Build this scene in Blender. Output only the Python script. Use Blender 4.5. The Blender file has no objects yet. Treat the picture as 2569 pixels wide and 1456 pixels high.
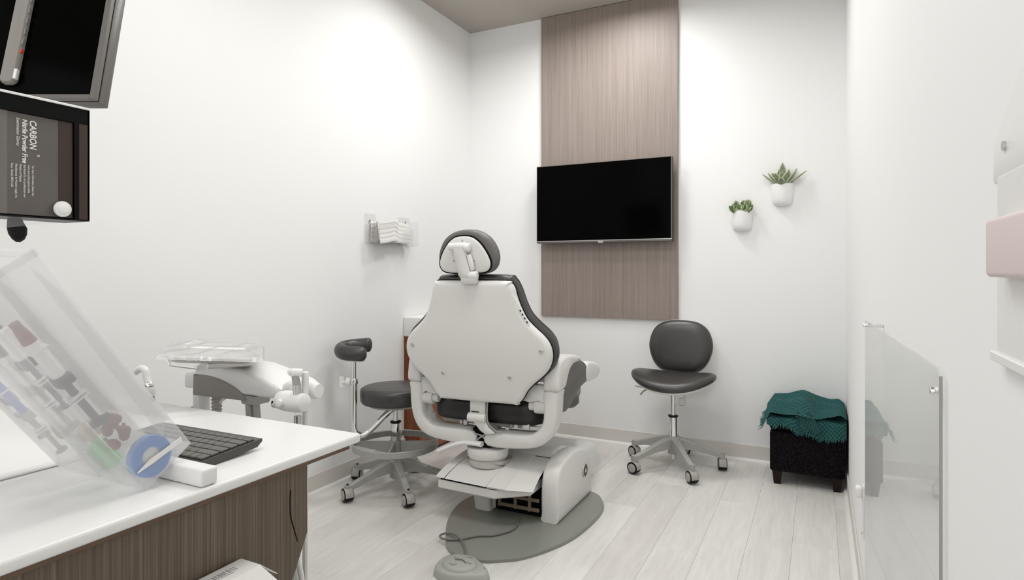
import bpy, bmesh, math, random
from mathutils import Matrix, Vector, Euler, Quaternion
R = math.radians
S = bpy.context.scene
COL = S.collection
random.seed(7)

# ------------------------------------------------------------------ camera, world, light, exposure
YAW = R(26.715)
cd = bpy.data.cameras.new('camera'); cam = bpy.data.objects.new('camera', cd); COL.objects.link(cam)
cam.location = (0, 0, 1.2); cam.rotation_euler = (R(90), 0, YAW)
cd.sensor_width = 36; cd.lens = 21.426; cd.shift_y = -0.01985; cd.clip_start = 0.02
S.camera = cam
w = bpy.data.worlds.new('world'); S.world = w; w.use_nodes = True
w.node_tree.nodes['Background'].inputs[0].default_value = (1, 1, 1, 1)
w.node_tree.nodes['Background'].inputs[1].default_value = 1.3  # white world lights the open front, added as soft fill from behind the camera
S.view_settings.view_transform = 'Standard'; S.view_settings.look = 'None'
S.view_settings.exposure = -0.10; S.view_settings.gamma = 1; S.view_settings.use_curve_mapping = False

def lamp(x, y, z, size, power, col=(1, .995, .985), spread=180):
    l = bpy.data.lights.new('ceiling_lamp', 'AREA'); l.shape = 'DISK'; l.size = size; l.energy = power
    l.color = col; l.spread = R(spread)
    o = bpy.data.objects.new('ceiling_lamp', l); o.location = (x, y, z); COL.objects.link(o); return o
LZ = 3.02
for (x, y, s, p, sp) in ((-1.15, 3.5, .35, 14, 165), (-1.75, 3.0, .35, 10, 165), (-.35, 3.0, .3, 4, 165), (-1.6, 1.45, .4, 6, 170),
                     (-.9, 1.9, .6, 16, 180), (-1.0, .1, .9, 13, 180)):
    lamp(x, y, LZ, s, p, spread=sp)

# ------------------------------------------------------------------ helpers
def link(name, data, parent=None):
    o = bpy.data.objects.new(name, data); COL.objects.link(o)
    if parent: o.parent = parent
    return o
def obj(name, bm, m, parent=None, ang=35, kind=None, label=None):
    bmesh.ops.remove_doubles(bm, verts=bm.verts[:], dist=2e-6); bmesh.ops.triangulate(bm, faces=[f for f in bm.faces if len(f.verts) > 4], ngon_method='EAR_CLIP')
    bmesh.ops.recalc_face_normals(bm, faces=bm.faces[:])
    me = bpy.data.meshes.new(name); bm.to_mesh(me); bm.free()
    for mm in (m if isinstance(m, (list, tuple)) else (m,)): me.materials.append(mm)
    me.shade_smooth(); me.set_sharp_from_angle(angle=R(ang))
    o = link(name, me, parent)
    if kind: o['kind'] = kind
    if label: o['label'] = label
    return o
def thing(name, label, cat, loc=(0, 0, 0), rz=0, group=None):
    o = bpy.data.objects.new(name, None); COL.objects.link(o); o.empty_display_size = .05
    o.location = loc; o.rotation_euler = (0, 0, rz); tag(o, label, cat, group); return o
def tag(o, label, cat, group=None):
    o['label'] = label; o['category'] = cat
    if group: o['group'] = group
    return o
def struct(name, bm, m, parent=None, ang=35):
    o = obj(name, bm, m, parent, ang)
    o['kind'] = 'structure'
    return o
B = bmesh.new
I4 = Matrix.Identity(4)
def box(bm, lo, hi, bev=0, seg=2, M=I4):
    lo, hi = Vector(lo), Vector(hi); c = (lo + hi) / 2; s = hi - lo
    t = bmesh.new(); bmesh.ops.create_cube(t, size=1)
    bmesh.ops.scale(t, vec=s, verts=t.verts[:])
    if bev: bmesh.ops.bevel(t, geom=t.edges[:], offset=bev, segments=seg, affect='EDGES', profile=.5)
    merge(bm, t, M @ Matrix.Translation(c)); return bm
def merge(bm, t, M=I4):
    bmesh.ops.transform(t, matrix=M, verts=t.verts[:])
    me = bpy.data.meshes.new('t'); t.to_mesh(me); t.free(); bm.from_mesh(me); bpy.data.meshes.remove(me)
def loft(bm, rings, cap=True, M=I4, closed=True, mi=0):
    vs = [[bm.verts.new(M @ Vector(p)) for p in r] for r in rings]; n = len(vs[0]); fs = []
    for a, b in zip(vs, vs[1:]):
        for i in range(n if closed else n - 1):
            j = (i + 1) % n
            fs.append(bm.faces.new((a[i], a[j], b[j], b[i])))
    if cap and closed:
        fs.append(bm.faces.new(vs[0][::-1])); fs.append(bm.faces.new(vs[-1]))
    for f in fs: f.material_index = mi
    return vs
def frame_to(d):
    d = Vector(d).normalized(); up = Vector((0, 0, 1)) if abs(d.z) < .95 else Vector((0, 1, 0))
    x = up.cross(d).normalized(); y = d.cross(x)
    return Matrix((x, y, d)).transposed()
def lathe(bm, prof, n=28, M=I4, cap=True, sx=1, sy=1):
    rings = [[(r * math.cos(2 * math.pi * i / n) * sx, r * math.sin(2 * math.pi * i / n) * sy, z) for i in range(n)] for r, z in prof]
    loft(bm, rings, cap, M); return bm
def cyl(bm, p0, p1, r0, r1=None, n=20, bev=0):
    p0, p1 = Vector(p0), Vector(p1); L = (p1 - p0).length; r1 = r0 if r1 is None else r1
    M = Matrix.Translation(p0) @ frame_to(p1 - p0).to_4x4()
    pr = [(r0, 0), (r1, L)] if not bev else [(r0 - bev, 0), (r0 - bev * .3, bev * .3), (r0, bev), (r1, L - bev), (r1 - bev * .3, L - bev * .3), (r1 - bev, L)]
    return lathe(bm, pr, n, M)
def cr(pts, sub=6, closed=False):
    P = [Vector(p) for p in pts]; n = len(P); out = []
    rng = range(n) if closed else range(n - 1)
    for i in rng:
        p0 = P[(i - 1) % n] if closed or i > 0 else P[0] * 2 - P[1]
        p1 = P[i]; p2 = P[(i + 1) % n]
        p3 = P[(i + 2) % n] if closed or i + 2 < n else P[-1] * 2 - P[-2]
        for k in range(sub):
            t = k / sub
            out.append(.5 * ((2 * p1) + (p2 - p0) * t + (2 * p0 - 5 * p1 + 4 * p2 - p3) * t * t + (3 * p1 - p0 - 3 * p2 + p3) * t ** 3))
    if not closed: out.append(P[-1])
    return out
def tube(bm, pts, r, n=10, sub=6, rr=None, flat=1, M=I4):
    P = cr(pts, sub) if sub > 1 else [Vector(p) for p in pts]
    rings = []; x = None
    for i, p in enumerate(P):
        d = (P[min(i + 1, len(P) - 1)] - P[max(i - 1, 0)]).normalized()
        if x is None: x = frame_to(d).col[0].copy()
        x = (x - d * x.dot(d)).normalized(); y = d.cross(x)
        q = r if rr is None else rr[0] + (rr[1] - rr[0]) * i / (len(P) - 1)
        rings.append([p + x * q * math.cos(2 * math.pi * k / n) + y * q * flat * math.sin(2 * math.pi * k / n) for k in range(n)])
    loft(bm, rings, True, M); return bm
def inset2(o, d):
    n = len(o); out = []
    a = sum(o[i][0] * o[(i + 1) % n][1] - o[(i + 1) % n][0] * o[i][1] for i in range(n))
    sg = 1 if a > 0 else -1
    for i in range(n):
        p, q = Vector(o[i - 1]), Vector(o[(i + 1) % n]); t = (q - p)
        if t.length < 1e-9: out.append(Vector(o[i])); continue
        t.normalize(); out.append(Vector(o[i]) + Vector((-t.y, t.x)) * d * sg)
    for _ in range(12):
        bad = False
        for i in range(n):
            j = (i + 1) % n
            if (out[j] - out[i]).dot(Vector(o[j]) - Vector(o[i])) < -1e-12: out[i] = out[j] = (out[i] + out[j]) / 2; bad = True
        if not bad: break
    return out
def slab(bm, outline, layers, M=I4, sub=5, smooth=True):
    o = [Vector(p) for p in outline]
    if smooth: o = cr([Vector((p.x, p.y, 0)) for p in o], sub, True); o = [Vector((p.x, p.y)) for p in o]
    rings = []
    cen = Vector((sum(p[0] for p in o) / len(o), sum(p[1] for p in o) / len(o))); mr = sum((Vector(p[:2]) - cen).length for p in o) / len(o)
    for d, h in layers:
        q = inset2(o, min(d, .016)) if d else o
        if d > .016: q = [cen + (p - cen) * (1 - (d - .016) / mr) for p in q]
        rings.append([(p.x, p.y, h) for p in q])
    loft(bm, rings, True, M); return bm
def axes(o, x, y, n): 
    m = Matrix.Identity(4)
    for i, v in enumerate((x, y, n)):
        for r in range(3): m[r][i] = v[r]
    for r in range(3): m[r][3] = o[r]
    return m
def rrect(x0, y0, x1, y1, r, k=5):
    out = []
    for cx, cy, a in ((x1 - r, y1 - r, 0), (x0 + r, y1 - r, 90), (x0 + r, y0 + r, 180), (x1 - r, y0 + r, 270)):
        for i in range(k + 1):
            t = R(a + 90 * i / k); out.append((cx + r * math.cos(t), cy + r * math.sin(t)))
    return out
def copy_tree(o, parent=None):
    c = o.copy(); COL.objects.link(c); c.parent = parent
    for ch in o.children: copy_tree(ch, c)
    return c
def text(body, size, m, parent, M, name='lettering', ext=.0004, width=1.0, shear=0, bold=0):
    cu = bpy.data.curves.new('t', 'FONT'); cu.body = body; cu.size = size; cu.extrude = ext; cu.shear = shear; cu.offset = bold
    to = bpy.data.objects.new('t', cu); COL.objects.link(to)
    dg = bpy.context.evaluated_depsgraph_get(); dg.update()
    me = bpy.data.meshes.new_from_object(to.evaluated_get(dg)); bpy.data.objects.remove(to); bpy.data.curves.remove(cu)
    me.transform(M @ Matrix.Diagonal((width, 1, 1, 1))); me.materials.clear(); me.materials.append(m); me.name = name
    return link(name, me, parent)

# ------------------------------------------------------------------ materials
def mat(name, col, rough=.5, metal=0, spec=.5, bump=0, bscale=200, var=0, vscale=6, coat=0, sheen=0):
    m = bpy.data.materials.new(name); m.use_nodes = True; nt = m.node_tree; p = nt.nodes['Principled BSDF']
    p.inputs['Base Color'].default_value = (*col, 1); p.inputs['Roughness'].default_value = rough
    p.inputs['Metallic'].default_value = metal; p.inputs['Specular IOR Level'].default_value = spec
    p.inputs['Coat Weight'].default_value = coat; p.inputs['Sheen Weight'].default_value = sheen
    tc = nt.nodes.new('ShaderNodeTexCoord')
    if bump:
        n = nt.nodes.new('ShaderNodeTexNoise'); n.inputs['Scale'].default_value = bscale; n.inputs['Detail'].default_value = 3
        b = nt.nodes.new('ShaderNodeBump'); b.inputs['Strength'].default_value = bump; b.inputs['Distance'].default_value = .002
        nt.links.new(tc.outputs['Object'], n.inputs['Vector']); nt.links.new(n.outputs['Fac'], b.inputs['Height'])
        nt.links.new(b.outputs['Normal'], p.inputs['Normal'])
    if var:
        n = nt.nodes.new('ShaderNodeTexNoise'); n.inputs['Scale'].default_value = vscale; n.inputs['Detail'].default_value = 4
        r = nt.nodes.new('ShaderNodeValToRGB')
        r.color_ramp.elements[0].position = .3; r.color_ramp.elements[1].position = .7
        r.color_ramp.elements[0].color = (*[c * (1 - var) for c in col], 1); r.color_ramp.elements[1].color = (*[min(1, c * (1 + var)) for c in col], 1)
        nt.links.new(tc.outputs['Object'], n.inputs['Vector']); nt.links.new(n.outputs['Fac'], r.inputs['Fac'])
        nt.links.new(r.outputs['Color'], p.inputs['Base Color'])
    return m
def wood(name, dark, mid, light, scale=(60, 60, 1.2), rough=.45, spec=.4, fine=1.0, rand=0.0):
    m = bpy.data.materials.new(name); m.use_nodes = True; nt = m.node_tree; p = nt.nodes['Principled BSDF']
    p.inputs['Roughness'].default_value = rough; p.inputs['Specular IOR Level'].default_value = spec
    tc = nt.nodes.new('ShaderNodeTexCoord'); mp = nt.nodes.new('ShaderNodeMapping'); mp.inputs['Scale'].default_value = scale
    src = tc.outputs['Object']
    oi = nt.nodes.new('ShaderNodeObjectInfo')
    if rand:
        ad = nt.nodes.new('ShaderNodeVectorMath'); ad.operation = 'ADD'
        mu = nt.nodes.new('ShaderNodeMath'); mu.operation = 'MULTIPLY'; mu.inputs[1].default_value = 37
        cb = nt.nodes.new('ShaderNodeCombineXYZ')
        nt.links.new(oi.outputs['Random'], mu.inputs[0]); nt.links.new(mu.outputs[0], cb.inputs[2]); nt.links.new(mu.outputs[0], cb.inputs[1])
        nt.links.new(src, ad.inputs[0]); nt.links.new(cb.outputs[0], ad.inputs[1]); src = ad.outputs[0]
    nt.links.new(src, mp.inputs['Vector'])
    n1 = nt.nodes.new('ShaderNodeTexNoise'); n1.inputs['Scale'].default_value = 1; n1.inputs['Detail'].default_value = 6; n1.inputs['Roughness'].default_value = .65
    n1.inputs['Distortion'].default_value = .25
    n2 = nt.nodes.new('ShaderNodeTexNoise'); n2.inputs['Scale'].default_value = 3.5; n2.inputs['Detail'].default_value = 3
    nt.links.new(mp.outputs[0], n1.inputs['Vector']); nt.links.new(mp.outputs[0], n2.inputs['Vector'])
    mx = nt.nodes.new('ShaderNodeMix'); mx.data_type = 'FLOAT'; mx.inputs[0].default_value = .4 * fine
    nt.links.new(n1.outputs['Fac'], mx.inputs[2]); nt.links.new(n2.outputs['Fac'], mx.inputs[3])
    fac = mx.outputs[0]
    if rand:
        a = nt.nodes.new('ShaderNodeMath'); a.operation = 'MULTIPLY_ADD'; a.inputs[1].default_value = rand; a.inputs[2].default_value = -rand / 2
        nt.links.new(oi.outputs['Random'], a.inputs[0])
        s = nt.nodes.new('ShaderNodeMath'); s.operation = 'ADD'; nt.links.new(fac, s.inputs[0]); nt.links.new(a.outputs[0], s.inputs[1]); fac = s.outputs[0]
    r = nt.nodes.new('ShaderNodeValToRGB'); e = r.color_ramp.elements
    e[0].position = .32; e[0].color = (*dark, 1); e[1].position = .68; e[1].color = (*light, 1)
    k = e.new(.5); k.color = (*mid, 1)
    nt.links.new(fac, r.inputs['Fac']); nt.links.new(r.outputs['Color'], p.inputs['Base Color'])
    b = nt.nodes.new('ShaderNodeBump'); b.inputs['Strength'].default_value = .08; b.inputs['Distance'].default_value = .001
    nt.links.new(fac, b.inputs['Height']); nt.links.new(b.outputs['Normal'], p.inputs['Normal'])
    return m
def clear(name, tint=(1, 1, 1), haze=.0, hazecol=(.9, .9, .9), ior=1.45, rough=.03):
    """thin plastic or acrylic: clear body with some milky scatter and a Fresnel surface"""
    m = bpy.data.materials.new(name); m.use_nodes = True; nt = m.node_tree; nt.nodes.remove(nt.nodes['Principled BSDF'])
    t = nt.nodes.new('ShaderNodeBsdfTransparent'); t.inputs[0].default_value = (*tint, 1)
    d = nt.nodes.new('ShaderNodeBsdfDiffuse'); d.inputs[0].default_value = (*hazecol, 1)
    tl = nt.nodes.new('ShaderNodeBsdfTranslucent'); tl.inputs[0].default_value = (*hazecol, 1)
    m0 = nt.nodes.new('ShaderNodeMixShader'); m0.inputs[0].default_value = .5
    nt.links.new(d.outputs[0], m0.inputs[1]); nt.links.new(tl.outputs[0], m0.inputs[2])
    m1 = nt.nodes.new('ShaderNodeMixShader'); m1.inputs[0].default_value = haze
    nt.links.new(t.outputs[0], m1.inputs[1]); nt.links.new(m0.outputs[0], m1.inputs[2])
    g = nt.nodes.new('ShaderNodeBsdfGlossy'); g.inputs['Roughness'].default_value = rough
    fr = nt.nodes.new('ShaderNodeFresnel'); fr.inputs[0].default_value = ior
    ge = nt.nodes.new('ShaderNodeNewGeometry'); iv = nt.nodes.new('ShaderNodeMath'); iv.operation = 'SUBTRACT'; iv.inputs[0].default_value = 1
    nt.links.new(ge.outputs['Backfacing'], iv.inputs[1]); pk = nt.nodes.new('ShaderNodeMath'); pk.operation = 'MULTIPLY'
    nt.links.new(fr.outputs[0], pk.inputs[0]); nt.links.new(iv.outputs[0], pk.inputs[1])
    m2 = nt.nodes.new('ShaderNodeMixShader'); nt.links.new(pk.outputs[0], m2.inputs[0])
    nt.links.new(m1.outputs[0], m2.inputs[1]); nt.links.new(g.outputs[0], m2.inputs[2])
    nt.links.new(m2.outputs[0], nt.nodes['Material Output'].inputs['Surface'])
    return m

WALL = mat('white_wall_paint', (.86, .86, .85), .7, spec=.25, bump=.05, bscale=90)
CEIL = mat('taupe_ceiling_paint', (.47, .435, .395), .85, spec=.15, bump=.05, bscale=60)
BASE = mat('greige_rubber_baseboard', (.68, .655, .615), .5, spec=.35)
QTR = mat('white_quarter_round', (.80, .79, .76), .45)
FLOORG = mat('floor_joint', (.55, .53, .50), .8)
PLANK = wood('whitewashed_vinyl_plank', (.62, .60, .565), (.68, .665, .635), (.74, .73, .705), (22, 2.2, 22), .42, .45, rand=.22)
PANEL = wood('taupe_wood_laminate', (.215, .172, .148), (.27, .222, .194), (.325, .272, .242), (60, 60, 1.0), .5, .5)
DESKW = wood('brown_zebrano_laminate', (.066, .046, .031), (.122, .092, .066), (.21, .17, .13), (150, 150, .9), .45, .35, fine=1.2)
APRON = wood('brown_edge_board', (.10, .06, .036), (.135, .085, .055), (.17, .115, .078), (4, 4, 60), .6)
SOLID = mat('white_solid_surface', (.79, .785, .77), .3, spec=.45)
PLAST = mat('warm_white_plastic', (.72, .712, .685), .38, spec=.5)
PLASTB = mat('bright_white_plastic', (.80, .795, .775), .35, spec=.5)
GREYP = mat('grey_plastic', (.36, .355, .33), .45)
DGREYP = mat('taupe_grey_plastic', (.25, .235, .215), .45)
VINYL = mat('charcoal_upholstery', (.036, .033, .031), .36, spec=.65, bump=.05, bscale=300)
VINYLG = mat('grey_upholstery', (.135, .128, .12), .45, spec=.45, bump=.05, bscale=300)
VINYLD = mat('black_brown_upholstery', (.012, .011, .0105), .33, spec=.5, bump=.05, bscale=300)
SEAM = mat('black_seam', (.004, .004, .004), .6, spec=.1)
BLACK = mat('black_plastic', (.006, .006, .006), .45, spec=.2)
SCREEN = mat('black_glass_screen', (.0008, .0008, .0008), .1, spec=.03)
CHROME = mat('chrome', (.82, .82, .82), .10, metal=1)
STEEL = mat('brushed_steel', (.60, .59, .57), .28, metal=1)
BASEPL = mat('sage_grey_steel_plate', (.235, .242, .212), .34, spec=.45)
PEDAL = mat('grey_green_foot_control', (.37, .375, .34), .55)
CORD = mat('grey_cord', (.16, .16, .145), .5)
CHERRY = wood('cherry_laminate', (.10, .018, .006), (.17, .045, .014), (.26, .085, .028), (30, 30, 1.5), .4)
CHERRYL = wood('cherry_laminate_front', (.20, .06, .02), (.27, .095, .034), (.34, .13, .052), (30, 30, 1.5), .4)
FROST = clear('frosted_polypropylene', (.985, .985, .985), .30, (.93, .93, .93), 1.3, .3)
ACRYL = clear('clear_acrylic', (.985, .99, .985), .03, (.8, .82, .8), 1.49, .012)
FILM = clear('clear_film', (.97, .97, .97), .55, (.95, .95, .95), 1.4, .2)
SMOKE = clear('clear_holder_plastic', (.985, .985, .985), .07, (.95, .95, .95), 1.4, .05)
PAPER = mat('white_paper', (.78, .765, .745), .8, spec=.2)
CARD = mat('white_carton', (.74, .73, .70), .7, spec=.25)
CARDIN = mat('kraft_carton_inside', (.55, .43, .28), .8)
INK = mat('black_print', (.03, .03, .03), .7)
INKG = mat('grey_print', (.30, .29, .28), .7)
KEYT = mat('black_keycap', (.13, .125, .115), .55)
KEYB = mat('dark_grey_keyboard', (.065, .061, .056), .45)
GBOX = mat('charcoal_brown_carton', (.105, .092, .082), .5, var=.06, vscale=12)
GBOX2 = mat('lighter_charcoal_carton', (.15, .137, .126), .5)
GBROWN = mat('brown_strip_and_reflection', (.030, .014, .009), .45)  # holder side strip, and the reflection painted on the glove carton
WPRINT = mat('white_print', (.78, .77, .76), .6)
BEZEL = mat('grey_bezel', (.14, .13, .12), .35)
LEAF = mat('grey_green_leaf', (.20, .24, .15), .5, var=.35, vscale=40)
LEAFE = mat('pale_green_leaf_edge', (.50, .54, .33), .5)
LEAF2 = mat('sage_succulent_leaf', (.13, .18, .08), .45, var=.45, vscale=60)
LEAFE2 = mat('light_succulent_edge', (.27, .33, .17), .5)
SOIL = mat('dark_soil', (.03, .025, .02), .9)
CERAM = mat('white_ceramic', (.84, .835, .825), .3)
OTTO = None
TEAL = None
NAVY = mat('navy_plastic', (.012, .018, .045), .4)
BLUE = mat('blue_plastic', (.03, .07, .55), .4)
ROLLB = mat('blue_roll', (.06, .23, .62), .5)
MAROON = mat('maroon_cap', (.16, .02, .02), .4)
GREEN = mat('green_plastic', (.12, .55, .16), .4)
BEIGE = mat('beige_pot', (.45, .36, .27), .5)
BROWNC = mat('brown_cap', (.10, .05, .03), .5)
MECH = mat('brown_lift_frame', (.17, .125, .085), .5)
PINK = mat('pale_pink_plastic', (.70, .60, .59), .5)
RED = mat('red_reflection_dot', (.75, .05, .01), .4)  # red dot on the modelled screen reflection
LEGW = mat('dark_mahogany_leg', (.012, .004, .003), .4, spec=.2)
def speckle():
    m = bpy.data.materials.new('black_woven_fabric'); m.use_nodes = True; nt = m.node_tree; p = nt.nodes['Principled BSDF']
    p.inputs['Roughness'].default_value = .8; p.inputs['Specular IOR Level'].default_value = .08
    tc = nt.nodes.new('ShaderNodeTexCoord'); v = nt.nodes.new('ShaderNodeTexNoise'); v.inputs['Scale'].default_value = 260; v.inputs['Detail'].default_value = 1
    r = nt.nodes.new('ShaderNodeValToRGB'); e = r.color_ramp.elements
    e[0].position = .62; e[0].color = (.0035, .0025, .0035, 1); e[1].position = .78; e[1].color = (.12, .105, .12, 1)
    nt.links.new(tc.outputs['Object'], v.inputs['Vector']); nt.links.new(v.outputs['Fac'], r.inputs['Fac']); nt.links.new(r.outputs[0], p.inputs['Base Color'])
    b = nt.nodes.new('ShaderNodeBump'); b.inputs['Strength'].default_value = .4; b.inputs['Distance'].default_value = .001
    nt.links.new(v.outputs['Fac'], b.inputs['Height']); nt.links.new(b.outputs[0], p.inputs['Normal'])
    return m
OTTO = speckle()
def knit():
    m = bpy.data.materials.new('teal_knit'); m.use_nodes = True; nt = m.node_tree; p = nt.nodes['Principled BSDF']
    p.inputs['Roughness'].default_value = .85; p.inputs['Specular IOR Level'].default_value = .2; p.inputs['Sheen Weight'].default_value = .05
    uv = nt.nodes.new('ShaderNodeUVMap')
    sx = nt.nodes.new('ShaderNodeSeparateXYZ'); nt.links.new(uv.outputs[0], sx.inputs[0])
    def sn(s, k):
        a = nt.nodes.new('ShaderNodeMath'); a.operation = 'MULTIPLY'; a.inputs[1].default_value = k; nt.links.new(sx.outputs[s], a.inputs[0])
        b = nt.nodes.new('ShaderNodeMath'); b.operation = 'SINE'; nt.links.new(a.outputs[0], b.inputs[0]); return b
    a, b = sn(0, 300), sn(1, 300)
    mu = nt.nodes.new('ShaderNodeMath'); mu.operation = 'MULTIPLY'; nt.links.new(a.outputs[0], mu.inputs[0]); nt.links.new(b.outputs[0], mu.inputs[1])
    r = nt.nodes.new('ShaderNodeValToRGB'); e = r.color_ramp.elements
    e[0].position = .0; e[0].color = (.006, .038, .04, 1); e[1].position = .7; e[1].color = (.030, .125, .12, 1)
    mp = nt.nodes.new('ShaderNodeMath'); mp.operation = 'MULTIPLY_ADD'; mp.inputs[1].default_value = .5; mp.inputs[2].default_value = .5
    nt.links.new(mu.outputs[0], mp.inputs[0]); nt.links.new(mp.outputs[0], r.inputs[0]); nt.links.new(r.outputs[0], p.inputs['Base Color'])
    bp = nt.nodes.new('ShaderNodeBump'); bp.inputs['Strength'].default_value = .9; bp.inputs['Distance'].default_value = .004
    nt.links.new(mp.outputs[0], bp.inputs['Height']); nt.links.new(bp.outputs[0], p.inputs['Normal'])
    return m
TEAL = knit()
TEALF = mat('teal_fringe', (.03, .13, .125), .8)

# ------------------------------------------------------------------ room shell
XL, XR, YB, YF, ZC = -2.418, .143, 4.084, -1.0, 3.035
T = .1
def shell_box(name, lo, hi, m):
    b = B(); box(b, lo, hi); return struct(name, b, m)
floor = shell_box('floor', (XL - T, YF - T, -.1), (XR + T, YB + T, -.0032), FLOORG)
shell_box('wall_left', (XL - T, YF - T, -.1), (XL, YB + T, ZC + .1), WALL)
shell_box('wall_right', (XR, YF - T, -.1), (XR + T, YB + T, ZC + .1), WALL)
shell_box('wall_back', (XL, YB, -.1), (XR, YB + T, ZC + .1), WALL)
shell_box('ceiling', (XL, YF, ZC), (XR, YB, ZC + .1), CEIL)
def plank_bm(x0, x1, y0, y1):
    b = B(); g = .0003; c = .0009
    lo = [(x0 + g, y0 + g), (x1 - g, y0 + g), (x1 - g, y1 - g), (x0 + g, y1 - g)]
    up = [(x0 + g + c, y0 + g + c), (x1 - g - c, y0 + g + c), (x1 - g - c, y1 - g - c), (x0 + g + c, y1 - g - c)]
    loft(b, [[(*p, -.0034) for p in lo], [(*p, -.0008) for p in lo], [(*p, 0) for p in up]]); return b
PW = .178; x = XL; i = 0
while x < XR - .001:
    x1 = min(x + PW, XR); y = YF + [0, -.55, -.2, -.85, -.4][i % 5] - random.random() * .1
    while y < YB:
        y1 = y + 1.22
        a, c2 = max(y, YF), min(y1, YB)
        if c2 - a > .02 and c2 > -.2: obj('plank', plank_bm(x, x1, a, c2), PLANK, floor, 20)
        y = y1
    x = x1; i += 1
def baseb(name, lo, hi):
    b = B(); box(b, lo, hi, .003, 1); return struct(name, b, BASE)
baseb('baseboard_left', (XL, YF, 0), (XL + .008, YB, .103))
baseb('baseboard_right', (XR - .008, YF, 0), (XR, YB, .103))
baseb('baseboard_back', (XL, YB - .008, 0), (XR, YB, .103))
def quarter(name, p0, p1, inward):
    b = B(); p0, p1, n = Vector(p0), Vector(p1), Vector(inward); z = Vector((0, 0, 1)); r = .018
    pr = [(0, 0), (r, 0)] + [(r * math.cos(R(t)), r * math.sin(R(t))) for t in (22, 45, 68)] + [(0, r)]
    loft(b, [[p + n * a + z * c for a, c in pr] for p in (p0, p1)]); return struct(name, b, QTR)
quarter('trim_1', (XL + .008, YF, 0), (XL + .008, YB - .008, 0), (1, 0, 0))
quarter('trim_2', (XR - .008, YF, 0), (XR - .008, YB - .008, 0), (-1, 0, 0))
quarter('trim_3', (XL + .026, YB - .008, 0), (XR - .026, YB - .008, 0), (0, -1, 0))

# ------------------------------------------------------------------ feature panel and television
b = B(); box(b, (-1.806, YB - .022, .866), (-.826, YB - .0005, ZC - .004), .001, 1)
o = obj('wall_panel', b, PANEL); tag(o, 'tall taupe wood laminate panel on the back wall behind the television', 'panel')
tv = thing('television', 'flat black television mounted on the taupe wood panel', 'television', (-1.326, 3.985, 1.662))
W2, H2 = .479, .275
b = B(); box(b, (-W2, .004, -H2), (W2, .035, H2), .003, 2); obj('housing', b, BLACK, tv)
b = B(); slab(b, rrect(-W2, -H2, W2, H2, .006, 3), [(0, -.004), (0, .005), (.002, .007)], axes((0, 0, 0), (1, 0, 0), (0, 0, 1), (0, -1, 0)), smooth=False)
obj('bezel', b, BEZEL, tv)
b = B(); box(b, (-W2 + .005, -.0085, -H2 + .017), (W2 - .006, -.006, H2 - .005)); obj('screen', b, SCREEN, tv)
b = B(); box(b, (-W2, -.0095, -H2 + .011), (W2, -.006, -H2 + .0165), .001, 1); obj('chin_strip', b, STEEL, tv)
b = B(); box(b, (-.018, -.011, -H2 - .004), (.018, -.004, -H2 + .009), .001, 1); obj('badge', b, GREYP, tv)
text('VIZIO', .0085, WPRINT, tv, axes((-.0135, -.0112, -H2 - .001), (1, 0, 0), (0, 0, 1), (0, -1, 0)))
b = B(); box(b, (-.15, .035, -.15), (.15, .076, .15), .004, 1); obj('wall_mount', b, BLACK, tv)

# ------------------------------------------------------------------ planters on the back wall
def planter(name, label, x, ztop, w_, h_):
    t = thing(name, label, 'planter', (x, YB, ztop), 0, 'white wall planters')
    r = w_ / 2
    def ring(s, z, d): # half round outline with flat back on the wall
        k = 20; return [(s * math.cos(math.pi * i / k + math.pi), -.012 * 0 - abs(s) * .95 * abs(math.sin(math.pi * i / k)) - .0005, z) for i in range(k + 1)]
    b = B(); prof = [(r * .10, -h_), (r * .45, -h_ * .985), (r * .72, -h_ * .93), (r * .86, -h_ * .83), (r * .93, -h_ * .66), (r * .98, -h_ * .3), (r, 0), (r * .95, .0015), (r * .93, -.012)]
    loft(b, [ring(s, z, 0) for s, z in prof]); obj('pot', b, CERAM, t, 50)
    b = B(); loft(b, [ring(r * .925, -.014, 0), ring(r * .925, -.008, 0)]); obj('soil', b, SOIL, t)
    return t
def leaf_bm(L, w_, curl=.3, thick=.004, n=8):
    """pointed, cupped leaf along +z with a pale rim; index 1 = rim"""
    b = B(); rings = []
    for i in range(n + 1):
        t = i / n; hw = w_ / 2 * (math.sin(math.pi * min(1, t * .86 + .14)) ** .8) * (1 if t < .999 else .05) + .0006
        yb = -curl * L * t * t; c = hw * .35
        rings.append([(-hw, yb - c, L * t), (-hw * .8, yb - c * .55, L * t), (0, yb, L * t), (hw * .8, yb - c * .55, L * t), (hw, yb - c, L * t),
                      (hw * .8, yb - c * .55 + thick, L * t), (0, yb + thick * 1.3, L * t), (-hw * .8, yb - c * .55 + thick, L * t)])
    loft(b, rings)
    b.faces.ensure_lookup_table()
    for f in b.faces:
        cx = f.calc_center_median(); t = cx.z / L
        hw = w_ / 2 * (math.sin(math.pi * min(1, t * .86 + .14)) ** .8)
        if abs(cx.x) > hw * .78: f.material_index = 1
    return b
def put_leaf(p, L, w_, az, tilt, base, curl=.25, m=(LEAF, LEAFE)):
    o = obj('leaf', leaf_bm(L, w_, curl), m, p, 60)
    o.location = base; o.rotation_euler = (Euler((0, 0, az)).to_matrix() @ Euler((tilt, 0, 0)).to_matrix()).to_euler()
    return o
p1 = planter('wall_planter', 'upper white wall planter holding a spiky variegated agave', -.2, 1.724, .128, .135)
random.seed(3)
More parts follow.
